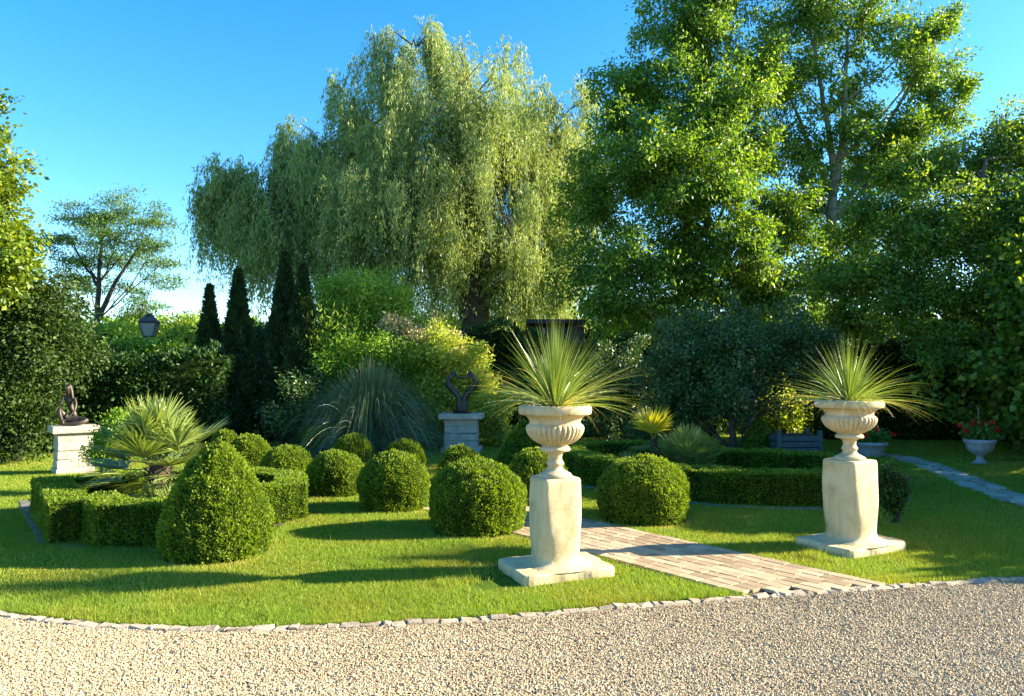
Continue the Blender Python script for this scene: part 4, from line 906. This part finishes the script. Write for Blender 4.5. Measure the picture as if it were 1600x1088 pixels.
# conifers
def conifer(px, topy, Y, rpx, label, seed):
    H = at(px, topy, Y)[2]; r = rpx*Y/F; x = (px-800)/F*Y
    root = empty('columnar_conifer', (x, Y, 0), label, 'conifer', 'columnar conifers')
    MB().tube([(0, 0, 0), (0, 0, H*.9)], [.09, .02], 8).build('trunk', M['darkbark'], root)
    tt = np.linspace(0, 1, 26); prof = lambda t_: np.clip(np.minimum(1, .78+t_*.8)*(1-np.clip((t_-.35)/.65, 0, 1)**1.5), .0, 1)
    n = int(6500*r*H); t_ = rng.random(n)**.9; th = rng.random(n)*6.28; q = prof(t_)*r*(1+.14*np.sin(th*4+t_*26+seed)+.08*np.sin(th*7-t_*60)); z = t_*H
    P = np.stack([q*np.cos(th), q*np.sin(th), z], 1)*[1, 1, 1]; P[:, :2] *= rng.uniform(.72, 1.06, n)[:, None]
    D = unit(np.stack([np.cos(th)*.5, np.sin(th)*.5, np.full(n, 1.)], 1)+rng.normal(0, .4, (n, 3))); L = rng.uniform(.07, .16, n)
    V, Fq, rr = leafarr(P, D, L, L*.42, np.clip(rng.random(n)*.8+.2*np.sin(th*4+t_*26+seed), 0, 1))
    mb = MB().add(V, Fq, rr); mb.lathe([(max(.01, float(prof(a))*r*.8), a*H*.97+.05) for a in tt], 16, .0); mb.build('foliage', M['conifer'], root)
conifer(326, 450, 17, 20, 'shortest narrow dark conifer, nearest the street lamp', 1.)
conifer(371, 424, 17, 25, 'middle narrow dark conifer between the shortest one and the tall pair', 2.3)
conifer(444, 398, 17.2, 28, 'tallest dark conifer, left one of the tall touching pair', 4.1)
conifer(472, 416, 16.8, 26, 'tall dark conifer at the right of the touching pair, beside the bamboo', 5.7)
# dark low fill shrubs between conifers and pampas
bush('holly_shrub', 410, 17.8, [blob(405, 590, 30, 60, 17.8), blob(410, 530, 20, 25, 17.8), blob(470, 640, 40, 50, 16.), blob(350, 640, 40, 50, 17.5)], 600, 24, .14, .07, .04, 'darkshrub', 'shadowy blue green shrub filling the gap between the conifers')

# lit shrubs beside the left palm, sapling at the right
bush('spirea_shrub', 172, 9.9, [blob(170, 690, 26, 25, 9.9), blob(195, 665, 20, 20, 9.9), blob(160, 715, 22, 18, 9.9), blob(205, 705, 20, 22, 9.9)], 330, 24, .06, .035, .022, 'brightshrub', 'yellow green bush between the seated statue and the big left palm')
bl = [blob(1392, 735, 14, 20, 7.9), blob(1400, 760, 20, 22, 7.9), blob(1395, 783, 18, 16, 7.9)]
tree('young_shrub', [([G(1395, 7.9), G(1395, 7.9, .45)], [.02, .012])], bl, 260, 22, .045, .035, .02, M['laurel'], M['darkbark'], 'young upright dark shrub on the lawn just right of the right pedestal', 'shrub', 0, 40, .008)

# ------------------------------------------------------------------ left trees
Yl = 12.5
bl = [blob(-60, 300, 75, 80, Yl), blob(-40, 190, 45, 45, Yl), blob(-2, 360, 42, 40, Yl), blob(5, 400, 38, 32, Yl-.3), blob(-60, 420, 90, 60, Yl), blob(-12, 285, 25, 18, Yl)]
tree('maple_tree', [([G(-110, Yl), at(-105, 560, Yl), at(-90, 430, Yl), at(-70, 330, Yl), at(-50, 220, Yl)], [.14, .13, .1, .07, .03])], bl, 900, 26, (.15, .15, .11), .10, .06, M['ltree'], M['bark'], 'yellow green sunlit tree cut by the left edge of the view', ntwig=150, lr=.03, droop=.5)
bl = [blob(30, 460, 70, 45, 13.5), blob(-40, 510, 90, 60, 13.3), blob(60, 520, 60, 55, 13.5), blob(20, 580, 80, 45, 13.2), blob(90, 480, 35, 25, 14), blob(100, 560, 40, 40, 13.8), blob(-60, 620, 90, 60, 13), blob(25, 640, 70, 45, 13.4), blob(-50, 680, 80, 40, 13.2), blob(60, 665, 40, 35, 13.8)]
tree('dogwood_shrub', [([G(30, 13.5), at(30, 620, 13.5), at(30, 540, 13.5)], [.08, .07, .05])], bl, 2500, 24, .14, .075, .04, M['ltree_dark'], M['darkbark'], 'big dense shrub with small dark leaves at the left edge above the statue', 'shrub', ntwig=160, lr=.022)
Yo = 28.
bl = [blob(130, 342, 42, 24, Yo), blob(190, 332, 50, 24, Yo), blob(238, 345, 28, 20, Yo), blob(105, 372, 34, 20, Yo), blob(180, 372, 60, 24, Yo-1), blob(242, 385, 32, 18, Yo), blob(120, 405, 45, 18, Yo), blob(185, 405, 50, 18, Yo+1), blob(238, 440, 42, 14, Yo), blob(248, 415, 32, 12, Yo), blob(100, 432, 28, 14, Yo), blob(225, 472, 30, 18, Yo), blob(140, 450, 36, 14, Yo+1), blob(190, 450, 30, 12, Yo+1), blob(205, 495, 25, 10, Yo)]
tree('locust_tree', [([G(152, Yo), at(153, 500, Yo), at(155, 440, Yo), at(158, 380, Yo), at(165, 330, Yo)], [.13, .11, .08, .05, .02]), ([at(154, 500, Yo), at(172, 455, Yo), at(200, 410, Yo), at(228, 370, Yo)], [.10, .08, .05, .02]), ([at(155, 450, Yo), at(130, 410, Yo), at(110, 370, Yo)], [.06, .04, .02])],
     bl, 1300, 18, (.26, .26, .06), .13, .042, M['locust'], M['darkbark'], 'slim airy tree with layered foliage standing alone against the sky at the left', ntwig=420, lr=.022, flat=.5, droop=.1, spray=.55, p=2.2)
bush('willow_bush', 280, 27, [blob(275, 535, 42, 25, 27), blob(300, 520, 20, 15, 27), blob(215, 530, 30, 20, 27)], 500, 26, .22, .2, .06, 'bamboo', 'bright green rounded bush in full sun behind the street lamp')

bush('privet_shrub', 222, 16.4, [blob(232, 556, 34, 15, 16.4), blob(190, 548, 30, 14, 16.4), blob(268, 556, 24, 12, 16.4)], 260, 24, .12, .08, .04, 'brightshrub', 'bright leafy shoots rising over the laurel hedge just below the street lamp')
# ------------------------------------------------------------------ tall planting just outside the frame on the right (shades the right lawn)
def offtree(x, y, H, r, label):
    bl = [(np.array([x, y, H*.62]), np.array([r, r, H*.40]), 1.), (np.array([x, y+r*.4, H*.3]), np.array([r, r, H*.3]), 1.)]
    tree('beech_tree', [([(x, y, 0), (x, y, H*.4), (x, y, H*.8)], [.12, .09, .04])], bl, 1500, 24, .16, .14, .10, M['rtree'], M['darkbark'], label, ntwig=40, lr=.03)
mass_hedge('beech_hedge', 9.7, 9.7, 6.45, 8.4, 2.38, 1.0, 'rtree', 'low beech hedge outside the right edge, nearest the drive', 500, .12, .08)
mass_hedge('beech_hedge', 9.8, 9.9, 8.3, 11.6, 2.95, 1.2, 'rtree', 'higher beech hedge outside the right edge, continuing the low one', 500, .12, .08)
offtree(12.0, 10.3, 3.8, 1.2, 'beech outside the right edge, behind the beech hedges')
offtree(10.8, 13.2, 4.8, 2.0, 'tall beech outside the right edge near the dark hedge')
offtree(14.5, 16.2, 6.5, 2.0, 'broad beech beyond the right edge beside the black hedge')
offtree(12.9, 15.0, 5.2, 1.6, 'beech standing behind the right edge tree, next to the black hedge')
